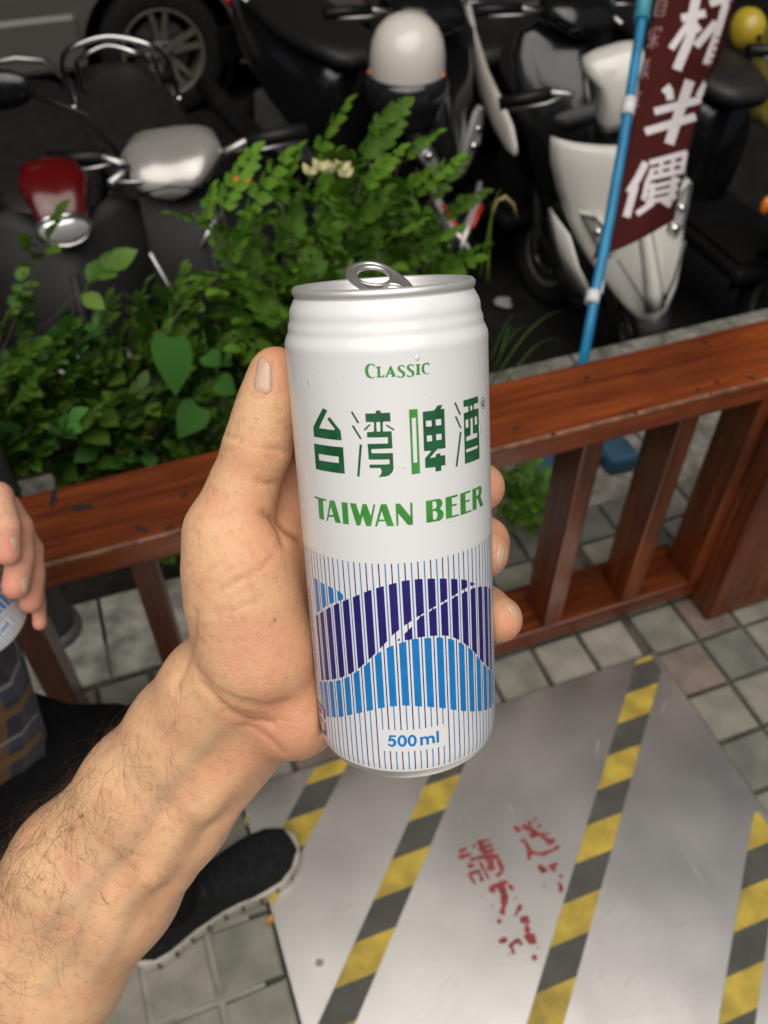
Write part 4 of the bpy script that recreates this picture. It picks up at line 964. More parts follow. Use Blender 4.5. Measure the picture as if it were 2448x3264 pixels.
# ================================================================ friend sitting at the left with another can
FK = Vector((-.335, .475, .49)); FHIP = Vector((-.66, .36, .68)); FANK = Vector((-.312, .445, .15))
FR = thing('person', 'seated friend at the left edge in plaid shirt and black trousers gripping a second can', 'person', (FHIP.x, FHIP.y, 0))
FLOC = Vector((FHIP.x, FHIP.y, 0))
S = SDF((-.46, -.20, -.74), (-.185, .07, -.50), .0016)
for tip in ([(-60, 1570, .568, .0105), (-8, 1585, .560, .0098), (22, 1680, .552, .0088), (26, 1764, .553, .0082)],
            [(20, 1620, .585, .0100), (62, 1680, .578, .0088), (66, 1770, .570, .0088), (50, 1868, .568, .0090)],
            [(60, 1690, .602, .0095), (100, 1752, .596, .0078), (106, 1830, .590, .0076), (98, 1918, .588, .0078)],
            [(80, 1780, .618, .0080), (112, 1850, .612, .0062), (118, 1920, .606, .0056), (126, 1986, .602, .0052)]):
    S.chain([cp(*q[:3]) for q in tip], [q[3] for q in tip], .0022)
S.cone(cp(-60, 1580, .572), cp(60, 1790, .622), .013, .0105, .006); S.cone(cp(-180, 1660, .590), cp(-30, 1690, .606), .024, .019, .01)
S.chain([cp(-150, 1690, .60), cp(-330, 1830, .625), cp(-560, 2020, .66)], [.026, .024, .027], .012)
A2 = np.array([-.22, .60, .77]); A2 /= np.linalg.norm(A2); B2 = cp(-34, 1993, .607)
S.cut_cyl(B2 + A2 * .168, A2, RB + .0002, .002, h0=-.17, h1=.0)
V, Q = S.mesh(2); N = vnormals(V, Q); px, py = cam_px(V)
body2 = mesh_np('body', c2w(V) - np.array(FLOC), Q, M_skin2, FR)
red = np.zeros(len(V))
for x, y, r in ((25, 1750, 60), (50, 1860, 70), (100, 1915, 55), (125, 1985, 40)): red = np.maximum(red, .8 * np.exp(-(((px - x) ** 2 + (py - y) ** 2) / r ** 2)))
for n_, a_ in (('red', red), ('deep', red * 0), ('vein', red * 0), ('mole', red * 0)): add_attr(body2, n_, a_)
nail(V, Q, [(28, 1712), (56, 1708), (60, 1744), (44, 1752)], 'fingernail', FR, FLOC, M_nail, n=8)
nail(V, Q, [(62, 1838), (94, 1832), (92, 1892), (70, 1888)], 'fingernail', FR, FLOC, M_nail, n=8)
CAN2 = build_can('second white can half hidden in the hand of the friend at the left edge', detail=False)
ex2 = np.cross(A2, [0, 0, 1.]); ex2 /= np.linalg.norm(ex2); ef2 = np.cross(A2, ex2)
if ef2[2] < 0: ef2 = -ef2
ef2b = np.array([.72, -.42, .55]); ef2b = ef2b - A2 * (ef2b @ A2); ef2b /= np.linalg.norm(ef2b)
pose(CAN2, B2 + A2 * .168, np.cross(ef2b, A2), ef2b, A2)

M_trouser = mat('black_trouser_cloth', (0.0065, 0.006, 0.0062), 0.9, spec=.15, var=.2, scale=60, bump=.3, bscale=500)
def ring(c, t, r, n=20, seed=0, wob=.05, rx=1.0):
    c, t = Vector(c), Vector(t).normalized(); x = t.cross(Vector((0, .3, 1))).normalized(); y = t.cross(x); q = random.Random(seed); ph = [q.uniform(0, 6.3) for _ in range(3)]
    return [c + (x * math.cos(w) * rx + y * math.sin(w)) * r * (1 + wob * math.sin(3 * w + ph[0]) + wob * .6 * math.sin(5 * w + ph[1])) for w in (2 * PI * k / n for k in range(n))]
t = MB(); path = [FHIP + Vector((-.05, -.05, 0)), FHIP.lerp(FK, .35), FHIP.lerp(FK, .7), FK + Vector((-.03, -.025, .005)), FK + Vector((.012, .008, -.03)), FK.lerp(FANK, .25), FK.lerp(FANK, .55), FK.lerp(FANK, .8), FANK + Vector((0, 0, -.015))]
rad_ = [.11, .10, .088, .078, .070, .062, .054, .050, .048]
t.loft([ring(p, (path[min(i + 1, len(path) - 1)] - path[max(i - 1, 0)]), r, seed=i) for i, (p, r) in enumerate(zip(path, rad_))])
t.build('trousers', M_trouser, FR, world=True)
# plaid shirt: navy ground, orange and pale lines
M_plaid = bpy.data.materials.new('plaid_cloth'); M_plaid.use_nodes = True; nt, p, L = nodes(M_plaid)
class _A: pass
sx = _A(); _u = nt.nodes.new('ShaderNodeAttribute'); _u.attribute_name = 'pu'; _v = nt.nodes.new('ShaderNodeAttribute'); _v.attribute_name = 'pv'
sx.outputs = {0: _u.outputs['Fac'], 2: _v.outputs['Fac']}
def line(src, freq, w, off):
    a = nt.nodes.new('ShaderNodeMath'); a.operation = 'MULTIPLY_ADD'; L(src, a.inputs[0]); a.inputs[1].default_value = freq; a.inputs[2].default_value = off
    f_ = nt.nodes.new('ShaderNodeMath'); f_.operation = 'FRACT'; L(a.outputs[0], f_.inputs[0])
    c = nt.nodes.new('ShaderNodeMath'); c.operation = 'LESS_THAN'; L(f_.outputs[0], c.inputs[0]); c.inputs[1].default_value = w; return c.outputs[0]
cur = None
def over(fac, col, k):
    global cur
    m = nt.nodes.new('ShaderNodeMixRGB'); g = nt.nodes.new('ShaderNodeMath'); g.operation = 'MULTIPLY'; L(fac, g.inputs[0]); g.inputs[1].default_value = k; L(g.outputs[0], m.inputs[0])
    if cur is None: m.inputs[1].default_value = (0.035, 0.038, 0.055, 1)
    else: L(cur, m.inputs[1])
    m.inputs[2].default_value = (*col, 1); cur = m.outputs[0]
over(line(sx.outputs[0], .5, .35, .0), (.07, .08, .115), .8); over(line(sx.outputs[2], .5, .3, .3), (.06, .075, .12), .8)
over(line(sx.outputs[2], .5, .2, .62), (.24, .115, .025), .75); over(line(sx.outputs[0], .5, .12, .55), (.22, .11, .03), .6)
over(line(sx.outputs[2], .5, .07, .1), (.36, .33, .27), .7); over(line(sx.outputs[0], .5, .06, .8), (.36, .33, .28), .6)
L(cur, p.inputs['Base Color']); p.inputs['Roughness'].default_value = .9
t = MB(); TC = Vector((-.60, .43, 0)); rows = []
for i in range(13):
    z = .50 + i * .045; q = []
    for k in range(48):
        w = 2 * PI * k / 48; f_ = 1 + (.05 * math.sin(7 * w + i * .25) + .03 * math.sin(11 * w + 1 + i * .4)) * (1 - i / 18)
        q.append(TC + Vector(((.225 + .045 * min(1, i / 5)) * math.cos(w) * f_, .155 * math.sin(w) * f_, z + .012 * math.sin(3 * w) * (i == 0))))
    rows.append(q)
t.loft(rows, caps=False)
SHIRT = t.build('shirt', M_plaid, FR, world=True)
add_attr(SHIRT, 'pu', [k / 2.2 for i in range(13) for k in range(48)]); add_attr(SHIRT, 'pv', [i * 1.05 for i in range(13) for k in range(48)])
# shoe: black knit upper, thick off-white sole with cut grooves
M_shoe = mat('black_knit_upper', (0.010, 0.0105, 0.011), 0.9, spec=.2, var=.3, scale=90, bump=.5, bscale=900, bdist=.001)
M_sole = mat('off_white_sole', (0.40, 0.37, 0.31), 0.7, var=.25, scale=30)
M_lace = mat('black_lace', (0.006, 0.006, 0.006), 0.7)
HL, TO = Vector((-.372, .398, 0)), Vector((-.142, .578, 0)); ax = (TO - HL); SL = ax.length; ax.normalize(); ay = Vector((-ax.y, ax.x, 0))
SH = bpy.data.objects.new('shoe', None); COL.objects.link(SH); SH.parent = FR; SH['label'] = 'black sneaker with white sole'
SH.location = HL - FLOC; SH.rotation_euler = (0, 0, math.atan2(ax.y, ax.x))
# outline half-widths along the length: left (outer) and right (inner) sides
wl = [(0, .0), (.012, .022), (.04, .031), (.10, .034), (.16, .041), (.21, .047), (.25, .043), (.275, .031), (.287, .016), (SL, 0)]
wr = [(0, .0), (.012, .022), (.04, .030), (.10, .026), (.15, .029), (.20, .042), (.24, .046), (.27, .036), (.286, .018), (SL, 0)]
def ip(T, x):
    for (a, u), (b, v) in zip(T, T[1:]):
        if a <= x <= b:
            t_ = (x - a) / (b - a); return u + (v - u) * (t_ * t_ * (3 - 2 * t_) * .4 + t_ * .6)
    return 0
xs = [SL * (.5 - .5 * math.cos(PI * k / 30)) for k in range(31)]
outline = [(x, ip(wl, x)) for x in xs] + [(x, -ip(wr, x)) for x in reversed(xs[1:-1])]
t = MB(); rings = []
for z, g in ((.0, 1.0), (.004, 1.03), (.022, 1.06), (.030, 1.04), (.032, .94)):
    rings.append([Vector(((x - SL / 2) * (1 + (g - 1) * .25) + SL / 2, y * g, z + .010 * max(0, (x - SL * .75) / SL) * 2 + .004 * max(0, 1 - x / .05))) for x, y in outline])
t.loft(rings, smooth=True); t.build('sole', M_sole, SH)
gr = MB()
for k in range(9):
    x = .03 + k * .028; y = -ip(wr, x) * 1.025; gr.box((x, y, .012), (.005, .005, .022)); y = ip(wl, x) * 1.025; gr.box((x, y, .012), (.005, .005, .022))
g_ = gr.build('groove', mat('sole_groove', (.09, .08, .065), .9), SH); g_['kind'] = 'stuff'
t = MB(); rows = []
for i in range(13):
    x = SL * (.02 + .945 * i / 12); u = x / SL; a, b_ = ip(wl, x) * .99, ip(wr, x) * .99
    h = .095 - .02 * u if u < .30 else (.089 - (u - .30) * .095 if u < .75 else max(.022, .046 - (u - .75) ** 1.6 * .22))
    row = []
    for k in range(17):
        w = PI * k / 16; c, s_ = math.cos(w), math.sin(w); yy = (a if c > 0 else b_) * math.copysign(abs(c) ** .75, c)
        row.append(Vector((x, yy, .026 + max(.004, h) * s_ ** .7)))
    rows.append(row)
t.loft(rows, closed=False, caps=False); t.add(rows[0], [tuple(range(17))]); t.add(rows[-1], [tuple(reversed(range(17)))])
t.build('upper', M_shoe, SH)
t = MB()
for k in range(5):
    x = .125 + k * .018; z = .026 + .075 - (x / SL - .30) * .1 + .012; t.tube([(x, -.022, z - .014), (x + .004, -.012, z - .003), (x + .006, 0, z + .0), (x + .004, .012, z - .003), (x, .022, z - .014)], .0028, 6)
t.build('laces', M_lace, SH)

# ================================================================ planting behind the railing
def leaf_mat(name, c, c2, rough=.38, trans=.25):
    m = mat(name, c, rough, col2=c2, scale=7, var=.1, rnd=.4, spec=.3)
    nt, p, L = nodes(m); out = nt.nodes['Material Output']; tr = nt.nodes.new('ShaderNodeBsdfTranslucent'); mx = nt.nodes.new('ShaderNodeMixShader'); mx.inputs[0].default_value = trans
    src = p.inputs['Base Color'].links[0].from_socket; L(src, tr.inputs[0]); L(p.outputs[0], mx.inputs[1]); L(tr.outputs[0], mx.inputs[2]); L(mx.outputs[0], out.inputs[0]); return m
M_leafA = leaf_mat('feathery_leaf', (0.06, 0.155, 0.011), (0.13, 0.26, 0.022), .55, .3)
M_leafB = leaf_mat('glossy_leaf', (0.036, 0.098, 0.011), (0.11, 0.205, 0.02), .5, .28)
M_heart = leaf_mat('heart_leaf', (0.065, 0.20, 0.04), (0.08, 0.24, 0.045), .5, .22)
M_young = leaf_mat('young_yellow_leaf', (0.30, 0.33, 0.05), (0.42, 0.40, 0.12), .45, .3)
M_stem = mat('woody_stem', (0.06, 0.045, 0.025), .8, var=.3, scale=40)
M_gstem = mat('green_stem', (0.05, 0.09, 0.025), .6, var=.3, scale=30)
def leaflet(mb, base, d, n, L_, W, fold=.25, droop=.15, heart=False):
    """one small leaf: folded along its midrib, pointed"""
    d = d.normalized(); s = d.cross(n).normalized(); n = s.cross(d).normalized()
    prof = [(0, .05), (.22, .72), (.5, 1.0), (.78, .62), (1, 0.02)] if not heart else [(-.10, .35), (-.16, .62), (.0, .92), (.22, 1.0), (.5, .78), (.78, .36), (1.0, .02)]
    vs = []
    for t, w in prof:
        z = -droop * t * t * L_; c = base + d * (t * L_) + n * z
        if heart and t < 0: c0 = base
        else: c0 = c
        vs += [c + s * (w * W) + n * (fold * w * W), c0, c - s * (w * W) + n * (fold * w * W)]
    m = len(prof); fs = []
    for i in range(m - 1): a = i * 3; fs += [(a, a + 1, a + 4, a + 3), (a + 1, a + 2, a + 5, a + 4)]
    mb.add(vs, fs, True)
def frond_mesh(name, seed, L_=.11, pairs=6, lw=.0075, ll=.024, m=None):
    r_ = random.Random(seed); mb = MB(); pts = []
    for k in range(9):
        t = k / 8; pts.append(Vector((t * L_, 0, -.22 * L_ * t * t + .04 * L_ * t)))
    mb.tube(pts, [.0011 * (1 - .6 * k / 8) for k in range(9)], 4, caps=False)
    for k in range(pairs):
        t = .18 + .78 * k / (pairs - 1); i = min(7, int(t * 8)); f_ = t * 8 - i; p0 = pts[i].lerp(pts[i + 1], f_); tg = (pts[i + 1] - pts[i]).normalized(); sc = (1.0 - .45 * abs(t - .45) * 1.6) * r_.uniform(.85, 1.15)
        for s in (1, -1):
            d = tg * r_.uniform(.45, .75) + Vector((0, s, r_.uniform(-.05, .25))); leaflet(mb, p0, d, Vector((0, 0, 1)) + Vector((r_.uniform(-.3, .3), r_.uniform(-.3, .3), 0)), ll * sc, lw * sc, r_.uniform(.1, .35), r_.uniform(0, .3))
    leaflet(mb, pts[-1], pts[-1] - pts[-2], Vector((0, 0, 1)), ll * .9, lw * .9)
    me = mb.build(name, m); d = me.data; bpy.data.objects.remove(me); return d
def spray_mesh(name, seed, m, n=7, ll=.032, lw=.010, L_=.07):
    """a twig end with alternate leaves"""
    r_ = random.Random(seed); mb = MB(); pts = [Vector((L_ * k / 6, .006 * math.sin(k + seed), .004 * k)) for k in range(7)]
    mb.tube(pts, [.0013 - .00012 * k for k in range(7)], 4, caps=False)
    for k in range(n):
        t = .12 + .86 * k / (n - 1); i = min(5, int(t * 6)); p0 = pts[i].lerp(pts[i + 1], t * 6 - i); a = (1 if k % 2 else -1) * r_.uniform(.6, 1.1) + r_.uniform(-.2, .2)
        d = Vector((math.cos(a), math.sin(a), r_.uniform(-.15, .35))); sc = r_.uniform(.7, 1.15)
        leaflet(mb, p0, d, Vector((r_.uniform(-.4, .4), r_.uniform(-.4, .4), 1)), ll * sc, lw * sc, r_.uniform(.08, .3), r_.uniform(.05, .35))
    leaflet(mb, pts[-1], Vector((1, r_.uniform(-.2, .2), .2)), Vector((0, 0, 1)), ll, lw)
    o = mb.build(name, m); d = o.data; bpy.data.objects.remove(o); return d
FRONDS = [frond_mesh('leaf', i, .13 + .012 * (i % 3), 5 + i % 2, .0165, .046, M_leafA) for i in range(5)]
SPRAYS = [spray_mesh('leafy_twig', i, M_leafB, 7 + i % 3, .038, .0125, .08) for i in range(6)]
SPRAYS += [spray_mesh('leafy_twig', 40 + i, M_leafB, 4, .060, .021, .07) for i in range(3)] + [spray_mesh('leafy_twig', 50, M_heart, 5, .045, .017, .07)]
SPRAYY = [spray_mesh('young_twig', 20 + i, M_young, 4, .024, .006, .04) for i in range(2)]
def orient(d, roll):
    d = d.normalized(); z = Vector((0, 0, 1)); y = z.cross(d)
    if y.length < 1e-3: y = Vector((0, 1, 0))
    y.normalize(); z2 = d.cross(y); M = Matrix((d, y, z2)).transposed(); return (M @ Matrix.Rotation(roll, 3, 'X')).to_euler()
def shrub(name, label, base, tips, meshes, per, seed, scale=(.8, 1.2), spread=.9, jit=.03, young=0, start=.35, stemr=.0035, limit=300):
    """stems rising from one foot to given tips; every leaf spray is an object hung on its stem"""
    r_ = random.Random(seed); root = thing(name, label, 'shrub', base, group='planting behind the railing'); B = Vector(base); st = MB(); n = 0; rest = MB()
    for tip in tips:
        T = Vector(tip) - B; bow = Vector((r_.uniform(-.05, .05), r_.uniform(-.05, .05), 0)); pts = []
        for k in range(8):
            t = k / 7; pts.append(T * t + Vector((0, 0, .12 * T.length * t * (1 - t))) + bow * math.sin(PI * t))
        st.tube(pts, [stemr * (1 - .75 * k / 7) for k in range(8)], 5)
        for q in range(per):
            t = start + (1 - start) * (q + r_.random()) / per; t = min(t, .999); i = min(6, int(t * 7)); p0 = pts[i].lerp(pts[i + 1], t * 7 - i); tg = (pts[i + 1] - pts[i]).normalized()
            a = q * 2.4 + r_.uniform(-.4, .4); d = tg * (.35 + .9 * t * t) + Vector((math.cos(a), math.sin(a), r_.uniform(-.1, .4))) * spread
            sc = r_.uniform(*scale) * (1.1 - .35 * t); me = r_.choice(SPRAYY) if young and r_.random() < young else r_.choice(meshes); off = Vector([r_.uniform(-jit, jit) * .3 for _ in range(3)])
            if n < limit:
                o = bpy.data.objects.new(me.name.split('.')[0], me); COL.objects.link(o); o.parent = root; o.location = p0 + off; o.rotation_euler = orient(d, r_.uniform(-.5, .5)); o.scale = (sc,) * 3; n += 1
            else:
                M = Matrix.LocRotScale(p0 + off, orient(d, r_.uniform(-.5, .5)), Vector((sc,) * 3)); rest.add([M @ v.co for v in me.vertices], [tuple(p.vertices) for p in me.polygons], True)
    st.build('stem', M_stem if stemr > .003 else M_gstem, root)
    if rest.v: o = rest.build('inner_leaves', meshes[0].materials[0], root); o['kind'] = 'stuff'
    return root
r_ = random.Random(11)
def tip_px(px, py, n):      # the point of the vertical sheet at distance n along NV that is seen at a pixel
    r = ray(px, py); t = n / (np.array(NV) @ r); return Vector(_O + r * t)
# tall feathery shrub in the middle
tips = [(1180, 335, 1.42), (1090, 480, 1.40), (985, 430, 1.44), (1330, 500, 1.40), (1260, 620, 1.36), (880, 620, 1.42), (1420, 660, 1.38), (1000, 640, 1.33), (1150, 560, 1.33), (780, 700, 1.42), (700, 640, 1.46), (1350, 760, 1.34), (930, 760, 1.30), (1080, 760, 1.28), (820, 850, 1.34), (1230, 790, 1.28), (1450, 780, 1.42), (1010, 880, 1.3), (640, 660, 1.5), (1130, 660, 1.45), (1290, 420, 1.46), (870, 900, 1.28), (1180, 440, 1.46), (1060, 600, 1.5), (950, 540, 1.5), (1380, 580, 1.48), (750, 760, 1.36), (700, 820, 1.4), (900, 820, 1.42), (1180, 700, 1.4)]
shrub('shrub', 'tall feathery bright green shrub rising behind the top of the can', sn(.40, 1.40, -.03), [tip_px(q[0], q[1] + max(0, 620 - q[1]) * .3, q[2]) for q in tips], FRONDS, 9, 1, (.65, 1.1), .9, start=.3, limit=300)
# low glossy shrubs along the bed to the left
def cloud(px0, px1, top, bot, n, seed, n0=1.25, n1=1.5):
    q = random.Random(seed); out = []
    for k in range(n):
        x = q.uniform(px0, px1); tp = top(x) if callable(top) else top; u = q.random() ** 1.1
        out.append((x, tp + (bot - tp) * u, n1 - (n1 - n0) * (u * .7 + .3 * q.random())))
    return [tip_px(*a) for a in out]
shrub('shrub', 'glossy small leaved shrub at the left edge in front of the red scooter', sn(-.62, 1.38, -.03), cloud(-120, 300, lambda x: 1040 + .2 * abs(x - 120), 1420, 20, 3) + [tip_px(*q) for q in ((165, 740, 1.44), (250, 930, 1.4))], SPRAYS, 9, 2, (.7, 1.35), .9, limit=280)
shrub('shrub', 'glossy shrub with pale yellow young leaves left of the heart shaped leaf', sn(-.22, 1.36, -.03), cloud(250, 640, lambda x: 900 + .45 * abs(x - 560), 1400, 24, 4), SPRAYS, 9, 3, (.7, 1.35), .9, young=.10, limit=290)
shrub('shrub', 'dark low shrub behind the thumb under the feathery shrub', sn(.10, 1.34, -.03), cloud(560, 930, 930, 1420, 26, 5), SPRAYS, 9, 4, (.75, 1.15), .9, limit=240)
shrub('shrub', 'leafy shrub behind the right hand corner of the can top', sn(.43, 1.34, -.03), cloud(900, 1420, 900, 1250, 14, 6), FRONDS, 9, 5, (.6, .95), .9, limit=150)
# vine with heart-shaped leaves
vine = thing('vine', 'climbing vine with large heart shaped leaves left of the thumb', 'vine', sn(.02, 1.27, -.03), group='planting behind the railing'); VB = Vector(vine.location)
vs_ = MB(); pv = [tip_px(*q) for q in ((600, 1420, 1.25), (560, 1250, 1.25), (520, 1120, 1.25), (545, 1030, 1.27), (600, 960, 1.3))]; vs_.tube([p - VB for p in pv], .0016, 5); vs_.build('stem', M_gstem, vine)
def heart(px, py, n, L_, W, dirp, tilt, seed):
    mb = MB(); p0 = tip_px(px, py, n); p1 = tip_px(*dirp, n); d = (p1 - p0); 
    leaflet(mb, Vector((0, 0, 0)), d, Vector((0, -.75, .65)) + Vector(tilt), d.length, W, .12, .06, heart=True)
    mb.tube([Vector((0, 0, 0)), -d * .2 + Vector((0, .01, .02)), -d * .35 + Vector((0, .02, .03))], .0010, 5)
    o = mb.build('leaf', M_heart, vine); o.location = p0 - VB; sm = o.modifiers.new('smooth', 'SUBSURF'); sm.levels = 1; sm.render_levels = 2; return o
heart(548, 1085, 1.22, .1, .036, (556, 1270), (0, 0, 0), 1); heart(630, 1300, 1.22, .1, .030, (566, 1400), (.2, 0, 0), 2); heart(700, 1215, 1.25, .1, .022, (750, 1260), (.1, 0, .2), 3); heart(30, 1350, 1.23, .1, .022, (40, 1385), (0, 0, 0), 4)
heart(662, 1130, 1.26, .1, .020, (700, 1170), (-.1, 0, .1), 5)
# yellow blossoms in the foliage
M_flower = mat('pale_yellow_petal', (0.75, 0.68, 0.36), .6, var=.12, scale=60)
fl = thing('flower', 'cluster of pale yellow blossoms inside the feathery shrub', 'flower', tip_px(1050, 545, 1.36), group='yellow blossoms')
for dx, dy in ((-62, 10), (-30, -5), (-8, 5), (15, 0), (40, -2), (48, 18)):
    p = tip_px(1050 + dx, 545 + dy, 1.36 + random.uniform(-.01, .02)) - Vector(fl.location); mb = MB()
    for k in range(3): leaflet(mb, Vector((0, 0, 0)), Vector((math.cos(k * 2.1), .2 - .3 * k, .9)), Vector((0, -1, .3)), .020, .006, .2, .3)
    mb.build('petal', M_flower, fl).location = p
# grass and weeds on the kerb right of the can
gw = thing('grass_tuft', 'thin green grass blades arching right of the can above the railing', 'grass', sn(.58, 1.36, 0)); GB = Vector(gw.location)
for a, b_ in (((1560, 1235), (1800, 985)), ((1600, 1240), (1795, 1080)), ((1570, 1180), (1700, 1050)), ((1560, 1160), (1660, 1010)), ((1590, 1150), (1640, 1060)), ((1550, 900), (1570, 640)), ((1530, 880), (1600, 600))):
    p0, p1 = tip_px(*a, 1.38) - GB, tip_px(*b_, 1.45) - GB; pts = [p0.lerp(p1, k / 8) + Vector((0, 0, .05 * math.sin(PI * k / 8))) for k in range(9)]
    MB().tube(pts, [.0022 * (1 - .85 * k / 8) for k in range(9)], 4, flat=.4).build('blade', M_leafA, gw)
shrub('weed', 'small bright weed growing up beside the fingertips right of the can under the railing', at_z(1650, 1660, 0), [at_z(x, y, z) for x, y, z in ((1660, 1500, .16), (1720, 1520, .14), (1640, 1560, .14), (1700, 1590, .12), (1650, 1640, .1), (1690, 1480, .2), (1630, 1500, .2))], FRONDS, 5, 8, (.4, .65), .9, start=.2, stemr=.0016)
shrub('weed', 'small bright weed hanging beside the left baluster below the top board', sn(.02, 1.23, .02), [sn(.0 + .04 * math.cos(k), 1.2 + .04 * math.sin(k), .16 + .03 * (k % 3)) for k in range(6)], SPRAYS, 5, 9, (.5, .8), .9, start=.2, stemr=.0016)
# tall dry seed head drooping right of the shrub
sd = thing('dry_grass', 'dry straw coloured grass head drooping beside the white strip scooter', 'grass', tip_px(1560, 900, 1.45)); SB = Vector(sd.location); M_straw = mat('straw', (0.25, 0.19, 0.09), .8, var=.3, scale=50)
pts = [tip_px(x, y, 1.45) - SB for x, y in ((1560, 900), (1558, 780), (1566, 690), (1585, 640), (1610, 628), (1635, 650), (1650, 700))]
MB().tube(pts, [.0015, .0015, .0015, .003, .005, .004, .001], 6).build('stalk', M_straw, sd)

# ================================================================ parked scooters
M_pwhite = mat('pearl_white_paint', (0.68, 0.66, 0.60), .22, coat=.6, var=.03, scale=6)
M_psilver = mat('silver_paint', (0.42, 0.40, 0.37), .28, metal=.5, coat=.5, var=.05, scale=6)
M_pred = mat('red_paint', (0.22, 0.006, 0.006), .22, coat=.6, var=.1, scale=6)
M_pcopper = mat('copper_brown_paint', (0.13, 0.04, 0.015), .3, metal=.3, coat=.4, var=.1, scale=6)
M_pgrey = mat('grey_plastic', (0.10, 0.10, 0.10), .45, var=.12, scale=10)
M_seat = mat('seat_vinyl', (0.011, 0.010, 0.010), .5, var=.2, scale=30, bump=.15, bscale=400)
M_pyellow = mat('yellow_paint', (0.5, 0.37, 0.03), .35, coat=.4, var=.1, scale=8)
M_warmwhite = mat('warm_white_paint', (0.70, 0.655, 0.59), .25, coat=.5)
def V3(*a): return Vector(a)
def scooter(label, s, n, turn, body, shield, R=.2, steer=0.0, barw=.30, mirrors=(1, -1), bigscreen=False, lamp='cowl', cowl=None, hoop=False, lean=4.0, seatmat=None, side=None, signals=(), sport=False, guard=None, cs=(1, 1), lr=1.0, block=False):
    """local x forward, y to the rider's left, z up, origin on the road under the middle"""
    P = sn(s, n, ROAD_Z); head = YAW - PI / 2 + turn
    root = thing('parked_scooter', label, 'scooter', (0, 0, 0), head, 'scooters parked nose to the kerb')
    root.rotation_euler = (math.radians(-lean), 0, head)
    fw = Matrix.Rotation(head, 4, 'Z') @ V3(.6, 0, 0); root.location = P - fw
    cowl = cowl or shield
    SM = Matrix.Translation((.50, 0, .62)) @ Matrix.Rotation(math.radians(-24), 4, 'Y') @ Matrix.Rotation(steer, 4, 'Z') @ Matrix.Rotation(math.radians(24), 4, 'Y') @ Matrix.Translation((-.50, 0, -.62))
    S_ = lambda *p: SM @ V3(*p)
    # wheels
    def wheel(c, M0, nm):
        RX = M0 @ Matrix.Translation(c) @ Matrix.Rotation(PI / 2, 4, 'X')
        w = bpy.data.objects.new(nm, None); COL.objects.link(w); w.parent = root
        pr = [(R - .075, -.03), (R - .05, -.042), (R - .02, -.045), (R - .004, -.026), (R, 0), (R - .004, .026), (R - .02, .045), (R - .05, .042), (R - .075, .03), (R - .078, 0), (R - .075, -.03)]
        MB().lathe(pr, 36, RX).build('tyre', M_rubber, w)
        rm = MB().lathe([(R - .074, -.028), (R - .082, -.030), (R - .086, -.018), (R - .09, 0), (R - .086, .018), (R - .082, .03), (R - .074, .028)], 36, RX)
        for k in range(5):
            a = 2 * PI * k / 5; q = RX @ Matrix.Rotation(a, 4, 'Z'); rm.loft([[q @ V3(r, y, z) for y, z in ((-hw, -.012), (hw, -.012), (hw, .012), (-hw, .012))] for r, hw in ((.02, .016), (R - .085, .011))], smooth=False)
        rm.lathe([(0, -.035), (.026, -.032), (.03, 0), (.026, .032), (0, .035)], 16, RX); rm.build('rim', M_pgrey, w)
        MB().lathe([(.045, .036), (.088, .036), (.088, .039), (.045, .039), (.045, .036)], 24, RX).build('brake_disc', M_steel, w)
    wheel((.6, 0, R), SM, 'front_wheel'); wheel((-.62, 0, R), Matrix.Identity(4), 'rear_wheel')
    fk = MB()
    for y in (.07, -.07): fk.tube([S_(.6, y, R), S_(.52, y * .9, .45), S_(.46, y * .5, .62)], [.017, .020, .022], 8)
    fk.build('fork', M_steel, root)
    # front mudguard
    g = []
    for k in range(11):
        a = math.radians(200 - 170 * k / 10 - 10); rr = R + .028; row = []
        for j in range(7):
            u = j / 3 - 1; row.append(S_(.6 + math.cos(a) * (rr - .018 * u * u), u * .062, R + math.sin(a) * (rr - .022 * u * u)))
        g.append(row)
    MB().slab(g, .004).build('front_mudguard', guard or M_black, root)
    # leg shield: a curved prow
    rows = []
    Z = [(.34, .575, .035, .02), (.38, .625, .075, .05), (.44, .665, .115, .09), (.52, .685, .15, .13), (.60, .68, .175, .15), (.68, .655, .195, .155), (.76, .615, .205, .15), (.83, .565, .20, .13), (.885, .52, .175, .10), (.915, .495, .12, .06)]
    if sport: Z = [(.33, .735, .018, .0), (.36, .768, .05, .03), (.41, .775, .088, .07), (.47, .765, .122, .115), (.54, .74, .152, .155), (.62, .70, .176, .175), (.70, .655, .19, .17), (.77, .61, .195, .15), (.82, .575, .19, .125), (.835, .56, .185, .12)]
    for z, xc, hw, sw in Z:
        row = []
        for j in range(15):
            u = j / 7 - 1; au = abs(u); row.append(V3(xc - sw * au ** 1.7 - .012 * math.sin(PI * min(1, au * 1.3)), u * hw, z + .03 * au * au))
        rows.append(row)
    sh = MB().slab(rows, -.012).build('leg_shield', shield, root)
    # raised prow ridge and lower lip
    MB().loft([[V3(x, y * .9 ** k, z) for y, x, z in ((.032, xc + .004, z), (0, xc + .020, z), (-.032, xc + .004, z), (0, xc - .02, z))] for k, (z, xc, hw, sw) in enumerate(Z[2:8])]).build('prow_ridge', shield, sh)
    for c_ in (0, 14): MB().tube([r_[c_] + V3(.004, 0, 0) for r_ in rows[1:]], .006, 6).build('shield_edge', M_pgrey, sh)
    for i_ in (4, 6): MB().tube([rows[i_][k_] + V3(.003, 0, 0) for k_ in range(3, 12)], .0035, 5).build('panel_seam', M_pgrey if shield is not M_pwhite else M_black, sh)
    inner = []
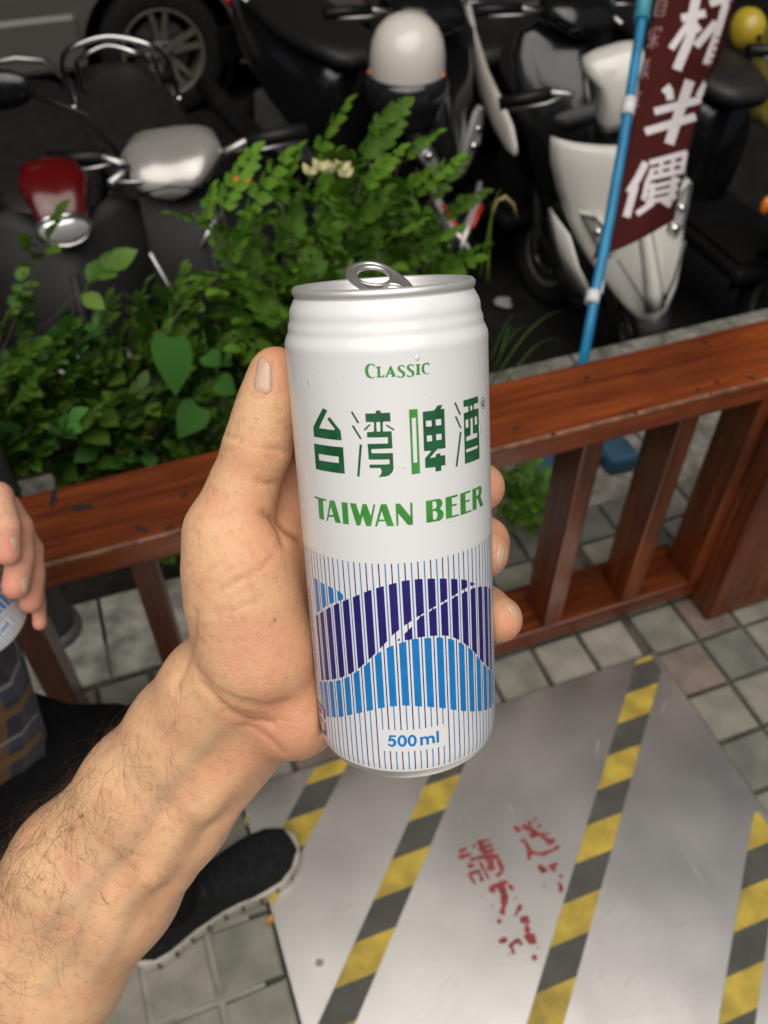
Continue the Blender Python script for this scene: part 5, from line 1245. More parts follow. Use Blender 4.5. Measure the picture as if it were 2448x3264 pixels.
    for z, xc, hw, sw in Z[1:]:
        inner.append([V3(xc - .05 - sw * abs(j / 5 - 1) ** 1.7 * .6, (j / 5 - 1) * hw * .9, z) for j in range(11)])
    MB().slab(inner, .02).build('inner_panel', M_black, root)
    # lights on the shield
    if lamp in ('shield', 'both'):
        for y in (1, -1):
            q = [V3(.690 - .02, y * .045, .50), V3(.645, y * .13, .60), V3(.605, y * .165, .70), V3(.625, y * .13, .69), V3(.668, y * .06, .58)]
            pts = [p + V3(.012, 0, 0) for p in q]
            l = MB().add(pts + [p - V3(.03, 0, 0) for p in pts], [(0, 1, 2, 3, 4), (9, 8, 7, 6, 5)] + [(k, (k + 1) % 5, 5 + (k + 1) % 5, 5 + k) for k in range(5)]).build('headlight', M_clear, root)
            MB().ico((.672, y * .095, .60), .017, 2).build('bulb', M_chrome, l); MB().ico((.648, y * .125, .645), .014, 2).build('bulb', M_chrome, l)
            MB().tube([p + V3(.003, 0, .0) for p in pts], .0045, 6, closed=True).build('lamp_surround', M_pgrey, l)
    for y in signals:
        MB().ico((0, 0, 0), .022, 2, SM @ Matrix.Translation((.50, y * .155, .925)), (.7, 1.25, .6)).build('turn_signal', M_orange, root)
    # handlebar with cowl, grips, levers, mirrors
    prof = [(.568, .045, .945, .012), (.556, .095, .95, .036), (.515, .115, .96, .055), (.47, .14, .97, .062), (.42, .12, .985, .055), (.385, .07, .995, .035), (.37, .02, 1.0, .012)]
    cw = []
    for x, w, z, h in prof:
        w *= cs[0]; h *= cs[1]; cw.append([S_(x, w * math.cos(a), z + h * math.sin(a) + (.02 * abs(math.cos(a)) if h > .03 else 0)) for a in (2 * PI * k / 20 for k in range(20))])
    if block:
        cw = []
        for z, w, x0, x1 in ((.865, .055, .43, .52), (.90, .060, .42, .535), (.95, .052, .42, .53), (.99, .058, .41, .52), (1.03, .085, .40, .50), (1.055, .080, .40, .48), (1.062, .05, .41, .465)):
            cw.append([S_((x0 + x1) / 2 + (x1 - x0) / 2 * math.copysign(abs(math.cos(a)) ** .55, math.cos(a)), w * math.copysign(abs(math.sin(a)) ** .55, math.sin(a)), z) for a in (2 * PI * k / 24 for k in range(24))])
    c_ = MB().loft(cw).build('handlebar_cowl', cowl, root)
    if not block:
        MB().tube([S_(x, w * cs[0] * 1.005, z + .004) for x, w, z, h in prof[1:6]] , .003, 6).build('panel_seam', M_black, c_)
        MB().tube([S_(.563, y * .09 * cs[0], .948 + .012 * (1 - abs(y))) for y in (-1, -.5, 0, .5, 1)], .0045, 6).build('panel_seam', M_black, c_)
    if lamp in ('cowl', 'both'):
        hl = MB().ico((0, 0, 0), .062 * lr, 3, SM @ Matrix.Translation((.565, 0, .935)) @ Matrix.Rotation(math.radians(-12), 4, 'Y'), (.45, 1.35, .8)).build('headlight', M_clear, root)
        MB().tube([S_(.575 - .01 * abs(math.cos(a)), .088 * lr * math.cos(a), .935 + .054 * lr * math.sin(a)) for a in (2 * PI * k / 24 for k in range(24))], .006, 6, closed=True).build('lamp_surround', M_chrome, hl)
    for y in (1, -1): MB().tube([S_(.46, y * .12, .975), S_(.43, y * barw * .7, .985), S_(.40, y * (barw + .05), .985)], .012, 8).build('handlebar', M_steel, root)
    for y in (1, -1):
        MB().tube([S_(.425, y * barw * .72, .985), S_(.395, y * (barw + .08), .983)], [.017, .018], 10).build('grip', M_black, root)
        MB().tube([S_(.47, y * barw * .62, .985), S_(.475, y * barw * .85, .982), S_(.445, y * (barw + .06), .978)], .005, 6).build('brake_lever', M_steel, root)
    for y in mirrors:
        mr = bpy.data.objects.new('mirror', None); COL.objects.link(mr); mr.parent = root
        MB().tube([S_(.44, y * barw * .55, .99), S_(.43, y * barw * .75, 1.09), S_(.42, y * (barw + .06), 1.15)], .006, 6).build('mirror_stalk', M_black, mr)
        MB().ico((0, 0, 0), .06, 3, SM @ Matrix.Translation((.42, y * (barw + .12), 1.16)), (.45, 1.35, .75)).build('mirror_housing', M_gloss_black, mr)
        MB().ico((0, 0, 0), .052, 2, SM @ Matrix.Translation((.400, y * (barw + .12), 1.16)), (.3, 1.3, .72)).build('mirror_glass', M_chrome, mr)
    # footboard and under-seat body
    MB().box((.25, 0, .30), (.55, .36, .05), bev=.015).box((.25, 0, .335), (.46, .30, .012)).build('footboard', M_black, root)
    bd = []
    for x, w, z0, z1 in ((.06, .10, .30, .68), (.0, .14, .29, .72), (-.15, .165, .34, .73), (-.35, .18, .42, .74), (-.55, .165, .50, .76), (-.72, .12, .57, .77), (-.84, .06, .63, .77), (-.88, .015, .66, .74)):
        zc, hh = (z0 + z1) / 2, (z1 - z0) / 2
        bd.append([V3(x, w * math.copysign(abs(math.cos(a)) ** .7, math.cos(a)), zc + hh * math.copysign(abs(math.sin(a)) ** .7, math.sin(a))) for a in (2 * PI * k / 20 for k in range(20))])
    MB().loft(bd).build('body_panel', side or body, root)
    st = []
    for x, w, z0, z1 in ((.12, .055, .70, .735), (.08, .11, .69, .765), (-.05, .15, .69, .785), (-.22, .165, .70, .785), (-.32, .165, .71, .80), (-.5, .15, .73, .825), (-.66, .12, .75, .83), (-.74, .05, .76, .80)):
        zc, hh = (z0 + z1) / 2, (z1 - z0) / 2
        st.append([V3(x, w * math.copysign(abs(math.cos(a)) ** .8, math.cos(a)), zc + hh * math.copysign(abs(math.sin(a)) ** .6, math.sin(a))) for a in (2 * PI * k / 20 for k in range(20))])
    MB().loft(st).build('seat', seatmat or M_seat, root)
    if hoop:
        for z, w, x in ((.86, .165, -.66), (.83, .12, -.67)):
            MB().tube(smooth_path([V3(-.42, w, .78), V3(-.50, w * 1.02, .82), V3(-.58, w, .86), V3(x, w * .75, z + .02), V3(x - .03, 0, z + .04), V3(x, -w * .75, z + .02), V3(-.58, -w, .86), V3(-.50, -w * 1.02, .82), V3(-.42, -w, .78)]), .0085, 10).build('rear_rack', M_chrome, root)
    else:
        MB().tube([V3(-.5, .15, .78), V3(-.7, .15, .80), V3(-.86, .09, .82), V3(-.88, 0, .825), V3(-.86, -.09, .82), V3(-.7, -.15, .80), V3(-.5, -.15, .78)], .011, 8).build('grab_rail', M_steel, root)
    MB().ico((-.87, 0, .69), .05, 2, None, (.5, 1.6, .8)).build('tail_light', M_redlens, root)
    MB().box((-.93, 0, .50), (.012, .2, .14), bev=.004).build('number_plate', M_black, root)
    MB().box((-.42, .02, .32), (.46, .2, .18), bev=.03).box((-.18, 0, .36), (.18, .16, .16), bev=.02).build('engine', M_pgrey, root)
    MB().tube([V3(-.25, -.13, .27), V3(-.45, -.17, .26), V3(-.6, -.18, .30), V3(-.9, -.19, .36)], [.02, .045, .055, .045], 12).build('exhaust', M_black, root)
    ks = 1 if lean > 0 else -1; MB().tube([V3(-.25, ks * .10, .26), V3(-.23, ks * .20, .02)], .01, 6).build('kickstand', M_steel, root)
    return root
def place(d_px, depth): return at_d(*d_px, depth)
def sn_of(p): return p.dot(EV), p.dot(NV)
M_dkred = mat('dark_red_paint', (0.085, 0.003, 0.003), .25, coat=.5, var=.1, scale=6)
M_dkgrey = mat('charcoal_plastic', (0.011, 0.0105, 0.010), .5, spec=.25, var=.2, scale=10)
SA = scooter('red scooter with a chrome rimmed headlamp at the left edge behind the glossy shrub', -.115, 1.875, .02, M_dkred, M_dkgrey, lamp='cowl', cowl=M_dkred, barw=.22, mirrors=(-1,), cs=(.55, .75), lr=.66)
MB().slab([[V3(.715, y, z) for y in (-.085, -.03, .03, .085)] for z in (.50, .58, .66, .70)], .01).build('front_plate', M_pwhite, SA)
SBk = scooter('copper and silver scooter with a chrome rear rack in front of the parked car', .215, 1.93, .05, M_pcopper, M_dkgrey, lamp='none', cowl=M_psilver, hoop=True, cs=(.88, .85), barw=.24, mirrors=(-1,), steer=-.42, signals=(1,))
MB().tube([V3(.66, -.16, .86), V3(.685, -.10, .70), V3(.69, -.07, .52)], .010, 8, flat=.5).build('front_trim', M_steel, SBk); MB().tube([V3(.60, .02, .90), V3(.64, -.04, .84)], .010, 8).build('front_trim', M_steel, SBk)
MB().lathe([(0, .02), (.045, .018), (.06, 0), (.055, -.02), (0, -.03)], 24, Matrix.Translation((.70, .12, .60)) @ Matrix.Rotation(PI / 2, 4, 'Y')).lathe([(0, .028), (.02, .026), (.022, .018)], 16, Matrix.Translation((.70, .12, .60)) @ Matrix.Rotation(PI / 2, 4, 'Y')).build('horn', M_psilver, SBk)
SCk = scooter('glossy black scooter carrying the white helmet behind the feathery shrub', 1.165, 2.72, .235, M_gloss_black, M_gloss_black, lamp='shield', barw=.26)
SD = scooter('black scooter with a long white side strip between the helmet and the banner', 1.60, 2.555, .14, M_gloss_black, M_gloss_black, lamp='none', barw=.26, mirrors=(1,))
SE = scooter('white scooter with pointed front half hidden behind the maroon banner', 1.684, 2.0, -.2, M_black, M_pwhite, lamp='shield', barw=.24, mirrors=(), lean=-13, sport=True, block=True)
MB().slab([[V3(.70, -.16, .45), V3(.60, -.20, .44), V3(.48, -.21, .42)], [V3(.66, -.19, .55), V3(.56, -.215, .55), V3(.46, -.215, .55)], [V3(.62, -.2, .64), V3(.54, -.215, .66), V3(.47, -.215, .66)]], .008).build('side_fairing', M_pwhite, SE)
MB().ico((.772, .03, .44), .013, 2, None, (.5, 1, 1)).build('badge_hole', M_black, SE)
for y in (1, -1): MB().tube([V3(.785, y * .02, .42), V3(.78, y * .055, .50), V3(.745, y * .10, .60)], .006, 6, flat=.5).build('crease_line', M_pgrey, SE)
SF = scooter('dark scooter with an orange reflector at the right edge beyond the banner', 2.16, 1.93, .0, M_gloss_black, M_gloss_black, lamp='none', barw=.26, mirrors=())
MB().ico((0, 0, 0), .022, 2, Matrix.Translation(tree_matrix(SF).inverted() @ at_d(2440, 655, 2.62)), (.7, .7, 1.3)).build('reflector', M_orange, SF)
# white side strip of the black scooter
wp = []
for x, y, d in ((1470, -60, 3.65), (1492, 60, 3.42), (1512, 160, 3.25), (1545, 270, 3.08), (1590, 370, 2.93), (1625, 440, 2.83), (1645, 485, 2.76)): wp.append(at_d(x, y, d))
t = MB(); sec = []
for i, p in enumerate(wp):
    tg = (wp[min(i + 1, 6)] - wp[max(i - 1, 0)]).normalized(); up = Vector((0, 0, 1)); sd = tg.cross(up).normalized(); u2 = sd.cross(tg); w = (.040, .046, .05, .05, .05, .04, .012)[i]
    sec.append([p + (u2 * math.cos(a) * w * 1.15 + sd * math.sin(a) * w * .42) for a in (2 * PI * k / 14 for k in range(14))])
t.loft(sec); t.build('side_strip', M_warmwhite, SD, world=True)
op = [at_d(*q) for q in ((1700, -60, 3.5), (1750, 10, 3.4), (1785, 80, 3.3), (1803, 150, 3.2), (1800, 225, 3.1))]
MB().tube(op, [.012, .013, .013, .012, .010], 8).build('side_glint', mat('orange_glint', (.25, .07, .015), .2, coat=.6), SD, world=True)  # orange reflection along the seat edge, built as a coloured tube
# red and silver V stripes on the black front
for sgn, pts in ((0, ((1378, 590), (1400, 650), (1450, 730), (1500, 800))), (1, ((1530, 580), (1520, 650), (1490, 720), (1470, 790)))):
    q = [at_d(*p, 2.66 - .03 * k) for k, p in enumerate(pts)]
    MB().tube(q, [.008, .015, .015, .006], 6, flat=.5).build('stripe', M_psilver, SCk, world=True)
    MB().tube([p + Vector((.012, -.012, .0)) for p in q[1:3]], [.010, .008], 6, flat=.5).build('stripe', mat('red_stripe', (.4, .02, .015), .3), SCk, world=True)
# white half helmet with a dark visor on the black scooter's seat
HC = at_d(1298, 208, 2.70)
HEL = thing('helmet', 'white motorcycle helmet with dark visor resting on the black scooter', 'helmet', HC, -.12)
HEL.scale = (.89,) * 3
hp = [(.0, .165), (.04, .161), (.075, .147), (.105, .120), (.124, .085), (.133, .045), (.135, .005), (.134, -.03), (.131, -.05), (.126, -.052), (.126, -.03)]
MB().lathe(hp, 40, Matrix.Diagonal((.98, 1.08, 1, 1))).build('shell', M_warmwhite, HEL)
vr = []
for i in range(8):
    z = -.015 - .17 * i / 7; row = []
    for j in range(21):
        a = math.radians(-90 + (j / 20 - .5) * 190); r = .137 + .012 * math.sin(PI * min(1, i / 5)) - .02 * (i / 7) ** 2; row.append(V3(r * math.cos(a), r * 1.08 * math.sin(a), z - .03 * abs(j / 10 - 1) * 0))
    vr.append(row)
MB().slab(vr, .003).build('visor', M_glass_dark, HEL)
MB().ico((.128, -.03, -.02), .016, 2, None, (.5, 1, 1)).ico((-.128, -.03, -.02), .016, 2, None, (.5, 1, 1)).build('visor_rivet', M_orange, HEL)
MB().lathe([(.125, -.05), (.12, -.12), (.10, -.17), (.085, -.18)], 30).build('lining', M_black, HEL)
# yellow half helmet and rain cape on the right-hand scooter
YH = thing('helmet', 'yellow half helmet hanging at the top right beside the banner', 'helmet', at_d(2372, 95, 3.15), .4)
YH.scale = (.78,) * 3
MB().lathe([(0, .10), (.03, .097), (.055, .082), (.072, .055), (.08, .02), (.08, -.01), (.074, -.012), (.072, .015)], 28, Matrix.Rotation(math.radians(65), 4, 'X') @ Matrix.Diagonal((1, 1.15, 1, 1))).build('shell', M_pyellow, YH)
MB().ico((0, -.10, .0), .014, 2).build('vent', M_black, YH); MB().tube([V3(.07, 0, -.02), V3(.05, 0, -.11), V3(0, -.02, -.17), V3(-.05, 0, -.11), V3(-.07, 0, -.02)], .006, 6).build('strap', M_black, YH)
RC = thing('rain_cape', 'crumpled olive yellow rain cape over the scooter in the top right corner', 'cape', at_d(2530, 225, 3.05))
g = []; q_ = random.Random(8)
for i in range(9):
    g.append([V3((j / 5 - 1) * .14, .03 * math.sin(j * 1.7 + i * .4) + .02 * q_.uniform(-1, 1), .17 - .36 * i / 8 + .02 * math.sin(j * 1.1)) for j in range(11)])
MB().slab(g, .006).build('cloth', mat('rain_cape_cloth', (.22, .19, .03), .6, var=.2, scale=12), RC)

# ================================================================ silver car parked beyond the scooters
M_car = mat('silver_car_paint', (0.17, 0.155, 0.135), .4, metal=.3, coat=.3, var=.04, scale=4)
M_rimpaint = mat('alloy_rim', (0.15, 0.135, 0.11), .45, metal=.3, var=.1, scale=20)
WC = at_d(512, 151, 4.42); WC.z = ROAD_Z + .312
CAR = thing('parked_car', 'silver car with five spoke alloy wheel parked at the top left beyond the scooters', 'car', (WC.x, WC.y, ROAD_Z), YAW)
# local: x along the car to the right, y away from the camera, z up; the visible wheel is at the origin; wheelbase 2.6 to the right
def carwheel(x, y, flip):
    w = bpy.data.objects.new('wheel', None); COL.objects.link(w); w.parent = CAR; w.location = (x, y, .312)
    RX = Matrix.Rotation(PI / 2, 4, 'X') @ Matrix.Rotation(0 if not flip else PI, 4, 'X')
    pr = [(.205, -.10), (.235, -.108), (.285, -.105), (.306, -.085), (.312, 0), (.306, .085), (.285, .105), (.235, .108), (.205, .10)]
    MB().lathe(pr, 48, RX).build('tyre', M_rubber, w)
    rm = MB().lathe([(.208, .10), (.198, .104), (.190, .098), (.185, .06), (.18, -.08)], 48, RX)
    for k in range(5):
        for o in (-.13, .13):
            a = 2 * PI * k / 5 + .3; q = RX @ Matrix.Rotation(a, 4, 'Z'); rm.loft([[q @ V3(r, math.sin(o) * r * kf + yy, z) for yy, z in ((-hw, z0 - .02), (hw, z0 - .02), (hw, z0), (-hw, z0))] for r, hw, z0, kf in ((.055, .018, .085, 1.6), (.12, .013, .092, 1.45), (.192, .013, .098, 1.5))], smooth=False)
    rm.lathe([(0, .088), (.05, .086), (.062, .078), (.064, .05)], 24, RX); rm.build('rim', M_rimpaint, w)
    nb = MB()
    for k in range(5):
        a = 2 * PI * k / 5; nb.lathe([(0, .004), (.009, .004), (.009, -.004)], 10, RX @ Matrix.Translation((.037 * math.cos(a), .037 * math.sin(a), .088)))
    nb.build('wheel_nut', M_black, w)['kind'] = 'stuff'
    MB().lathe([(.14, .02), (.06, .02)], 30, RX).build('brake_disc', M_steel, w); MB().lathe([(.178, -.02), (.0, -.02)], 30, RX).build('wheel_back', M_black, w)
for x in (0, 2.6):
    carwheel(x, 0.0, False); carwheel(x, 1.48, True)
def side_profile():     # lower body outline with wheel arches, x from -0.85 (front bumper) to 3.45
    pts = []
    pts += [(-.86, .30), (-.90, .45), (-.88, .62), (-.70, .78), (-.1, .90), (.55, .97), (1.2, .99), (2.2, 1.0), (3.2, .99), (3.42, .90), (3.48, .6), (3.42, .30)]
    def arch(cx): return [(cx + .385 * math.cos(a), max(.24, .312 + .385 * math.sin(a))) for a in (PI * k / 14 for k in range(15))]
    pts += [(2.99, .26)] + arch(2.6)[1:-1] + [(2.21, .21), (.39, .21)] + arch(0)[1:-1] + [(-.39, .27)]
    return pts
pr = side_profile()
bm_ = MB(); lv = [(-.10, 1.0), (-.13, .999), (.3, 1.0)]
outer = tessellate_polygon([[V3(x, z, 0) for x, z in pr]])
def skin(y, bulge):
    return [V3(x, y + bulge * (abs(z - .62) / .4) ** 2 * .05, z) for x, z in pr]
A_, B_ = skin(-.12, 1), skin(1.60, -1); n_ = len(pr)
bm_.add(A_ + B_, [tuple(t_) for t_ in outer] + [tuple(n_ + i for i in reversed(t_)) for t_ in outer] + [(i, (i + 1) % n_, n_ + (i + 1) % n_, n_ + i) for i in range(n_)])
bm_.build('body', M_car, CAR)
MB().box((.95 + .35, -.126, .30), (1.75, .03, .10), bev=.01).build('sill', M_pgrey, CAR)
MB().box((1.3, -.142, .245), (1.75, .012, .018), bev=.004).build('sill_trim', M_steel, CAR)
for x0, x1 in ((.48, 1.38), (1.40, 2.12)):
    d_ = MB().box(((x0 + x1) / 2, -.130, .68), (x1 - x0 - .02, .03, .56), bev=.012).build('door', M_car, CAR); MB().box((x1 - .16, -.152, .86), (.16, .02, .03), bev=.006).build('handle', M_car, d_)
MB().box((-.62, -.08, .42), (.5, .10, .26), bev=.03).build('bumper', M_car, CAR)
cab = [[V3(x, y, z) for x, y, z in ((.35, -.06, .98), (.95, .02, 1.40), (2.4, .04, 1.43), (3.1, -.02, 1.0))], [V3(x, y, z) for x, y, z in ((.35, 1.54, .98), (.95, 1.46, 1.40), (2.4, 1.44, 1.43), (3.1, 1.5, 1.0))]]
MB().loft(cab, smooth=False).build('cabin', M_car, CAR)
MB().add([V3(.62, -.075, 1.0), V3(1.02, -.01, 1.34), V3(1.45, .005, 1.36), V3(1.45, -.07, 1.0)], [(0, 3, 2, 1)]).build('window', M_glass_dark, CAR)
MB().add([V3(1.52, -.07, 1.0), V3(1.52, .005, 1.36), V3(2.25, .015, 1.37), V3(2.6, -.05, 1.0)], [(0, 3, 2, 1)]).build('window', M_glass_dark, CAR)
MB().add([V3(.40, .05, 1.0), V3(.40, 1.43, 1.0), V3(.92, 1.38, 1.38), V3(.92, .1, 1.38)], [(0, 1, 2, 3)]).build('windscreen', M_glass_dark, CAR)
MB().ico((-.74, .02, .68), .12, 3, None, (1.2, .8, .55)).build('headlight', M_clear, CAR); MB().ico((-.74, 1.46, .68), .12, 3, None, (1.2, .8, .55)).build('headlight', M_clear, CAR)
ar = MB()
for cx in (0, 2.6): MB().lathe([(.36, -.02), (.36, .5), (.05, .5)], 30, Matrix.Translation((cx, -.08, .312)) @ Matrix.Rotation(-PI / 2, 4, 'X')).build('wheel_arch', M_black, CAR)


# ================================================================ banner on a blue pole, its foot, grey pipe, litter
M_pole = mat('blue_pole_paint', (0.012, 0.19, 0.36), .4, var=.18, scale=14, rvar=.1, detail=6)
M_joint = mat('teal_pole_joint', (0.06, 0.33, 0.40), .4, var=.1, scale=20)
M_clip = mat('white_clip', (0.62, 0.62, 0.64), .5)
M_banner = mat('maroon_banner_cloth', (0.052, 0.0095, 0.008), .9, spec=.1, var=.12, scale=9, bump=.25, bscale=700, bdist=.001)
M_bwhite = mat('banner_white_print', (0.56, 0.52, 0.53), .8, var=.04, scale=30)
M_bpink = mat('banner_pale_print', (0.26, 0.16, 0.155), .8)
# the pole stands in a blue foot on the kerb and leans away to the right
PB = at_z(1855, 1400, 0.02)
p_lo = sn(.80, 1.40, .03)
PD = 1.62
def pole_pt(px, py): return at_d(px, py, 1.70 + (1140 - py) / 1140 * .12)
BAN = thing('banner', 'maroon banner with white characters hanging on a blue pole beside the white scooter', 'banner', p_lo)
pts = [p_lo, pole_pt(1858, 1160), pole_pt(1905, 900), pole_pt(1945, 690), pole_pt(1985, 460), pole_pt(2020, 230), pole_pt(2062, -40), pole_pt(2110, -400)]
MB().tube(pts, .0108, 12).build('pole', M_pole, BAN, world=True)
MB().tube([pole_pt(2044, 66), pole_pt(2062, -60), pole_pt(2110, -405)], [.0165, .0165, .0165], 12).build('pole_joint', M_joint, BAN, world=True)
for a, b_ in (((1998, 370), (2008, 317)), ((1885, 968), (1893, 930))): MB().tube([pole_pt(*a), pole_pt(*b_)], .0142, 12).build('clip', M_clip, BAN, world=True)
for a, b_ in (((1912, 935), (1918, 893)),): MB().tube([pole_pt(*a), pole_pt(*b_)], .006, 8).build('clip', M_clip, BAN, world=True)
# cloth: left edge tied along the pole, right edge free and curling back; z1 coordinates of the banner zoom
def zb(x, y): return 1880 + x * .3888, y * .3888
Ledge = [(600, -330), (545, 0), (495, 240), (440, 500), (390, 760), (340, 1040), (285, 1340), (215, 1640), (120, 1880), (20, 2130)]
Redge = [(1250, -330), (1190, 0), (1125, 240), (1050, 500), (975, 640), (900, 900), (830, 1180), (780, 1400), (710, 1660), (690, 1800)]
NB = 16
def bez(e, t):
    x = t * (len(e) - 1); i = min(len(e) - 2, int(x)); f_ = x - i
    p = [Vector((*e[max(0, i - 1)], 0)), Vector((*e[i], 0)), Vector((*e[i + 1], 0)), Vector((*e[min(len(e) - 1, i + 2)], 0))]
    return .5 * ((2 * p[1]) + (p[2] - p[0]) * f_ + (2 * p[0] - 5 * p[1] + 4 * p[2] - p[3]) * f_ ** 2 + (3 * p[1] - p[0] - 3 * p[2] + p[3]) * f_ ** 3)
def cloth_px(u, v):
    """u across 0..1, v down 0..1, in photograph pixels with the depth of the cloth there"""
    a, b_ = bez(Ledge, v), bez(Redge, v); p = a.lerp(b_, u)
    p.y += math.sin(PI * u) * 26 * max(0, v - .8) * 5 * (1 if u > .3 else .6)
    x, y = zb(p.x, p.y); base = 1.70 + (1140 - y) / 1140 * .12
    return x, y, base + .006 + .055 * u ** 2.2 - .018 * math.sin(PI * u) + .006 * math.sin(9 * v + 4 * u)
g = [[at_d(*cloth_px(j / NB, i / 40)) for j in range(NB + 1)] for i in range(41)]
clo = MB().slab(g, .0012).build('cloth', M_banner, BAN, world=True)
# printed characters lie on the cloth: find the cloth point under a pixel
inv = tree_matrix(BAN).inverted()
cb = BVHTree.FromPolygons([Vector(v) for r in g for v in r], [(i * (NB + 1) + j, i * (NB + 1) + j + 1, (i + 1) * (NB + 1) + j + 1, (i + 1) * (NB + 1) + j) for i in range(40) for j in range(NB)])
def on_cloth(zx, zy, off=.0008):
    x, y = zb(zx, zy); d = Vector(ray(x, y)).normalized(); h, nn, _, _ = cb.ray_cast(Vector(_O), d)
    if h is None: return None
    return h - d * off
def bstroke(mb, pts, w, off=.0010):
    P = [Vector((*p, 0)) for p in pts]; Q = []
    for a, b_ in zip(P, P[1:]):
        n = max(2, int((b_ - a).length / 22)); Q += [a.lerp(b_, k / n) for k in range(n)]
    Q.append(P[-1]); rows = []; K = 6
    for i, q in enumerate(Q):
        d = (Q[min(i + 1, len(Q) - 1)] - Q[max(i - 1, 0)]).normalized(); s = Vector((-d.y, d.x, 0)) * w / 2
        if on_cloth(q.x, q.y, off) is None: continue
        row = []
        for k in range(K + 1):
            c = 2 * k / K - 1
            row.append(next((h for h in (on_cloth(q.x + s.x * c * f_, q.y + s.y * c * f_, off) for f_ in (1, .85, .7, .5, .3, 0)) if h)))
        rows.append(row)
    n = len(rows)
    if n > 1: mb.add([inv @ v for r in rows for v in r], [(i * (K + 1) + k, i * (K + 1) + k + 1, (i + 1) * (K + 1) + k + 1, (i + 1) * (K + 1) + k) for i in range(n - 1) for k in range(K)])
CH = {
 'cup': [([(885, -80), (850, 90), (830, 290), (712, 572)], 78), ([(750, 150), (950, 108)], 66), ([(820, 180), (665, 400)], 56), ([(850, 190), (900, 260)], 60), ([(985, 30), (1160, -20)], 60), ([(1120, 20), (1055, 260), (955, 530)], 66), ([(1040, 180), (870, 380)], 64)],
 'half': [([(610, 765), (650, 715), (660, 820)], 62), ([(822, 660), (740, 900), (650, 1180)], 82), ([(960, 670), (890, 790)], 54), ([(530, 915), (935, 810)], 62), ([(455, 1080), (890, 950)], 66)],
 'price': [([(460, 1330), (400, 1450), (320, 1580)], 60), ([(372, 1520), (300, 1780)], 62), ([(490, 1335), (800, 1250)], 46), ([(520, 1380), (470, 1500), (440, 1640)], 40), ([(590, 1330), (575, 1440)], 34), ([(690, 1290), (670, 1400)], 34), ([(780, 1270), (755, 1420)], 40), ([(490, 1400), (770, 1330)], 30), ([(490, 1460), (760, 1400)], 44), ([(480, 1540), (740, 1475)], 36), ([(470, 1600), (725, 1540)], 36), ([(460, 1660), (710, 1605)], 40), ([(520, 1500), (500, 1640)], 44), ([(700, 1450), (665, 1640)], 54), ([(520, 1660), (385, 1755)], 46), ([(600, 1640), (665, 1680)], 56)]}
off = .0024
for nm in CH:
    mb = MB()
    for pts, w in CH[nm]: bstroke(mb, pts, w, off); off += .00002
    mb.build('character', M_bwhite, BAN)
# small pale outlined characters down the left side
for seg in ([([(560, 10), (630, 0)], 10), ([(555, 10), (530, 130)], 10), ([(630, 5), (605, 130)], 10), ([(565, 50), (615, 42)], 9), ([(555, 90), (605, 84)], 9), ([(535, 130), (600, 126)], 9)],
            [([(500, 240), (485, 300)], 10), ([(520, 235), (590, 225)], 10), ([(590, 225), (575, 265)], 10), ([(535, 255), (520, 300)], 10), ([(480, 320), (570, 300)], 10), ([(530, 290), (510, 400)], 11), ([(525, 320), (470, 390)], 10), ([(530, 320), (555, 375)], 10)],
            [([(445, 500), (500, 485)], 10), ([(450, 530), (490, 520)], 10), ([(440, 560), (485, 550)], 10), ([(470, 490), (440, 600)], 10), ([(430, 600), (480, 590)], 10), ([(450, 600), (420, 650)], 10), ([(460, 600), (475, 640)], 10)],
            [([(395, 770), (425, 755)], 9), ([(410, 750), (385, 840)], 9), ([(380, 870), (408, 862)], 9)]):
    mb = MB()
    for pts, w in seg: bstroke(mb, pts, w, off); off += .00001
    if mb.v: mb.build('small_character', M_bpink, BAN)
# blue foot under the pole: two folded feet seen below the railing
ft = MB()
for px, py in ((1970, 1440), (1730, 1480)):
    c = at_z(px, py, .04); ft.box((c.x, c.y, .028), (.075, .075, .05), Matrix.Rotation(YAW, 3, 'Z').to_4x4(), bev=.012)
a, b_ = at_z(1970, 1440, .03), at_z(1730, 1480, .03); ft.tube([Vector((a.x, a.y, .03)), Vector((b_.x, b_.y, .03))], .014, 8); ft.tube([Vector((a.x + (b_.x - a.x) * .5, a.y + (b_.y - a.y) * .5, .03)), p_lo], .014, 8)
ft.build('foot', mat('faded_blue_foot', (.018, .065, .11), .7, var=.3, scale=12), BAN, world=True)
# grey pipe bollard at the left behind the railing
GP = thing('bollard', 'smooth grey pipe bollard behind the railing at the left edge', 'bollard', sn(-.262, 1.165, .004))
MB().lathe([(.0, .98), (.03, .975), (.043, .955), (.045, .93), (.045, .0), (0, 0)], 28).build('post', mat('grey_pipe_paint', (.11, .115, .115), .55, var=.15, scale=10), GP)
MB().lathe([(.045, .02), (.055, .016), (.056, .0), (.0, .0)], 28).build('collar', M_pgrey, GP)
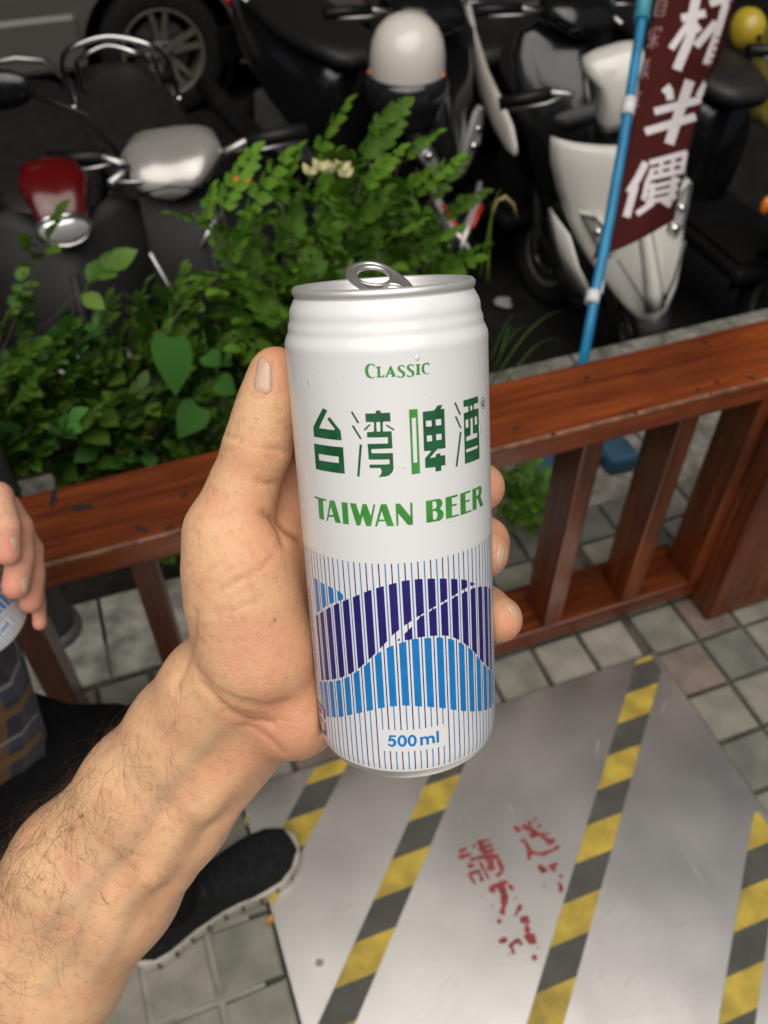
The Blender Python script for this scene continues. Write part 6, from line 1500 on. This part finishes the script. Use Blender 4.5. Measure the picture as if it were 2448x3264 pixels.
# crumpled white litter on the road right of the can
lt_ = at_z(1608, 965, ROAD_Z + .02); bm = bmesh.new(); bmesh.ops.create_icosphere(bm, subdivisions=3, radius=.035)
for v in bm.verts: v.co *= .75 + .5 * noise.noise(v.co * 40); v.co.z *= .5; v.co.x *= 1.3
me = bpy.data.meshes.new('litter'); bm.to_mesh(me); bm.free(); me.materials.append(mat('crumpled_paper', (.34, .33, .32), .9)); o = bpy.data.objects.new('litter', me); COL.objects.link(o); o.location = lt_; tag(o, 'crumpled white paper lying on the road just right of the can', 'litter')
# fallen leaves by the plate
M_fallen = mat('fallen_leaf', (.30, .15, .03), .7, var=.3, scale=60); M_fallen2 = mat('fallen_yellow_leaf', (.30, .30, .05), .7, var=.2, scale=60)
for i, (px, py, L_, a, m, lab) in enumerate(((846, 2880, .022, 1.3, M_fallen, 'small dry orange leaf in the gap beside the plate just under the shoe'), (850, 2955, .022, 1.0, M_fallen, 'small dry orange leaf in the gap beside the plate further below the shoe'), (782, 2632, .02, 1.2, M_fallen2, 'small yellow leaf on the paving behind the toe of the shoe'))):
    mb = MB(); leaflet(mb, Vector((0, 0, 0)), Vector((math.cos(a), math.sin(a), .1)), Vector((0, .1, 1)), L_, .006, .3, -.2); o = mb.build('fallen_leaf', m); o.location = at_z(px, py, .004); tag(o, lab, 'leaf')
# water beads on the cold can
wd = MB(); q_ = random.Random(21)
def bead(u, h, r, stretch=1.0):
    r *= .001; c = can_pt(u, h, 0.0); nn = Vector((c.x, c.y, 0)).normalized(); tx = Vector((0, 0, 1)); ty = nn.cross(tx)
    vs = []; fs = []; n = 10
    for i in range(4):
        a = i / 3 * PI / 2
        for k in range(n):
            w = 2 * PI * k / n; vs.append(c + (ty * math.cos(w) + tx * math.sin(w) * stretch) * r * math.cos(a) + nn * (r * .25 * math.sin(a)))
    for i in range(3):
        for k in range(n): fs.append((i * n + k, i * n + (k + 1) % n, (i + 1) * n + (k + 1) % n, (i + 1) * n + k))
    wd.add(vs, fs, True)
for _ in range(30):
    u = q_.choice([q_.uniform(-46, -30), q_.uniform(36, 48), q_.uniform(-46, 48)]); bead(u, q_.uniform(18, 90), q_.uniform(.15, .4), q_.uniform(1, 1.6))
bead(-27, 27, .7, 2.4); bead(9, 20, .8, 1.1); bead(33.5, 46, .7, 2.6); bead(-40, 70, .7, 2.2)
wd.build('water_drops', M_water, CAN)['kind'] = 'stuff'
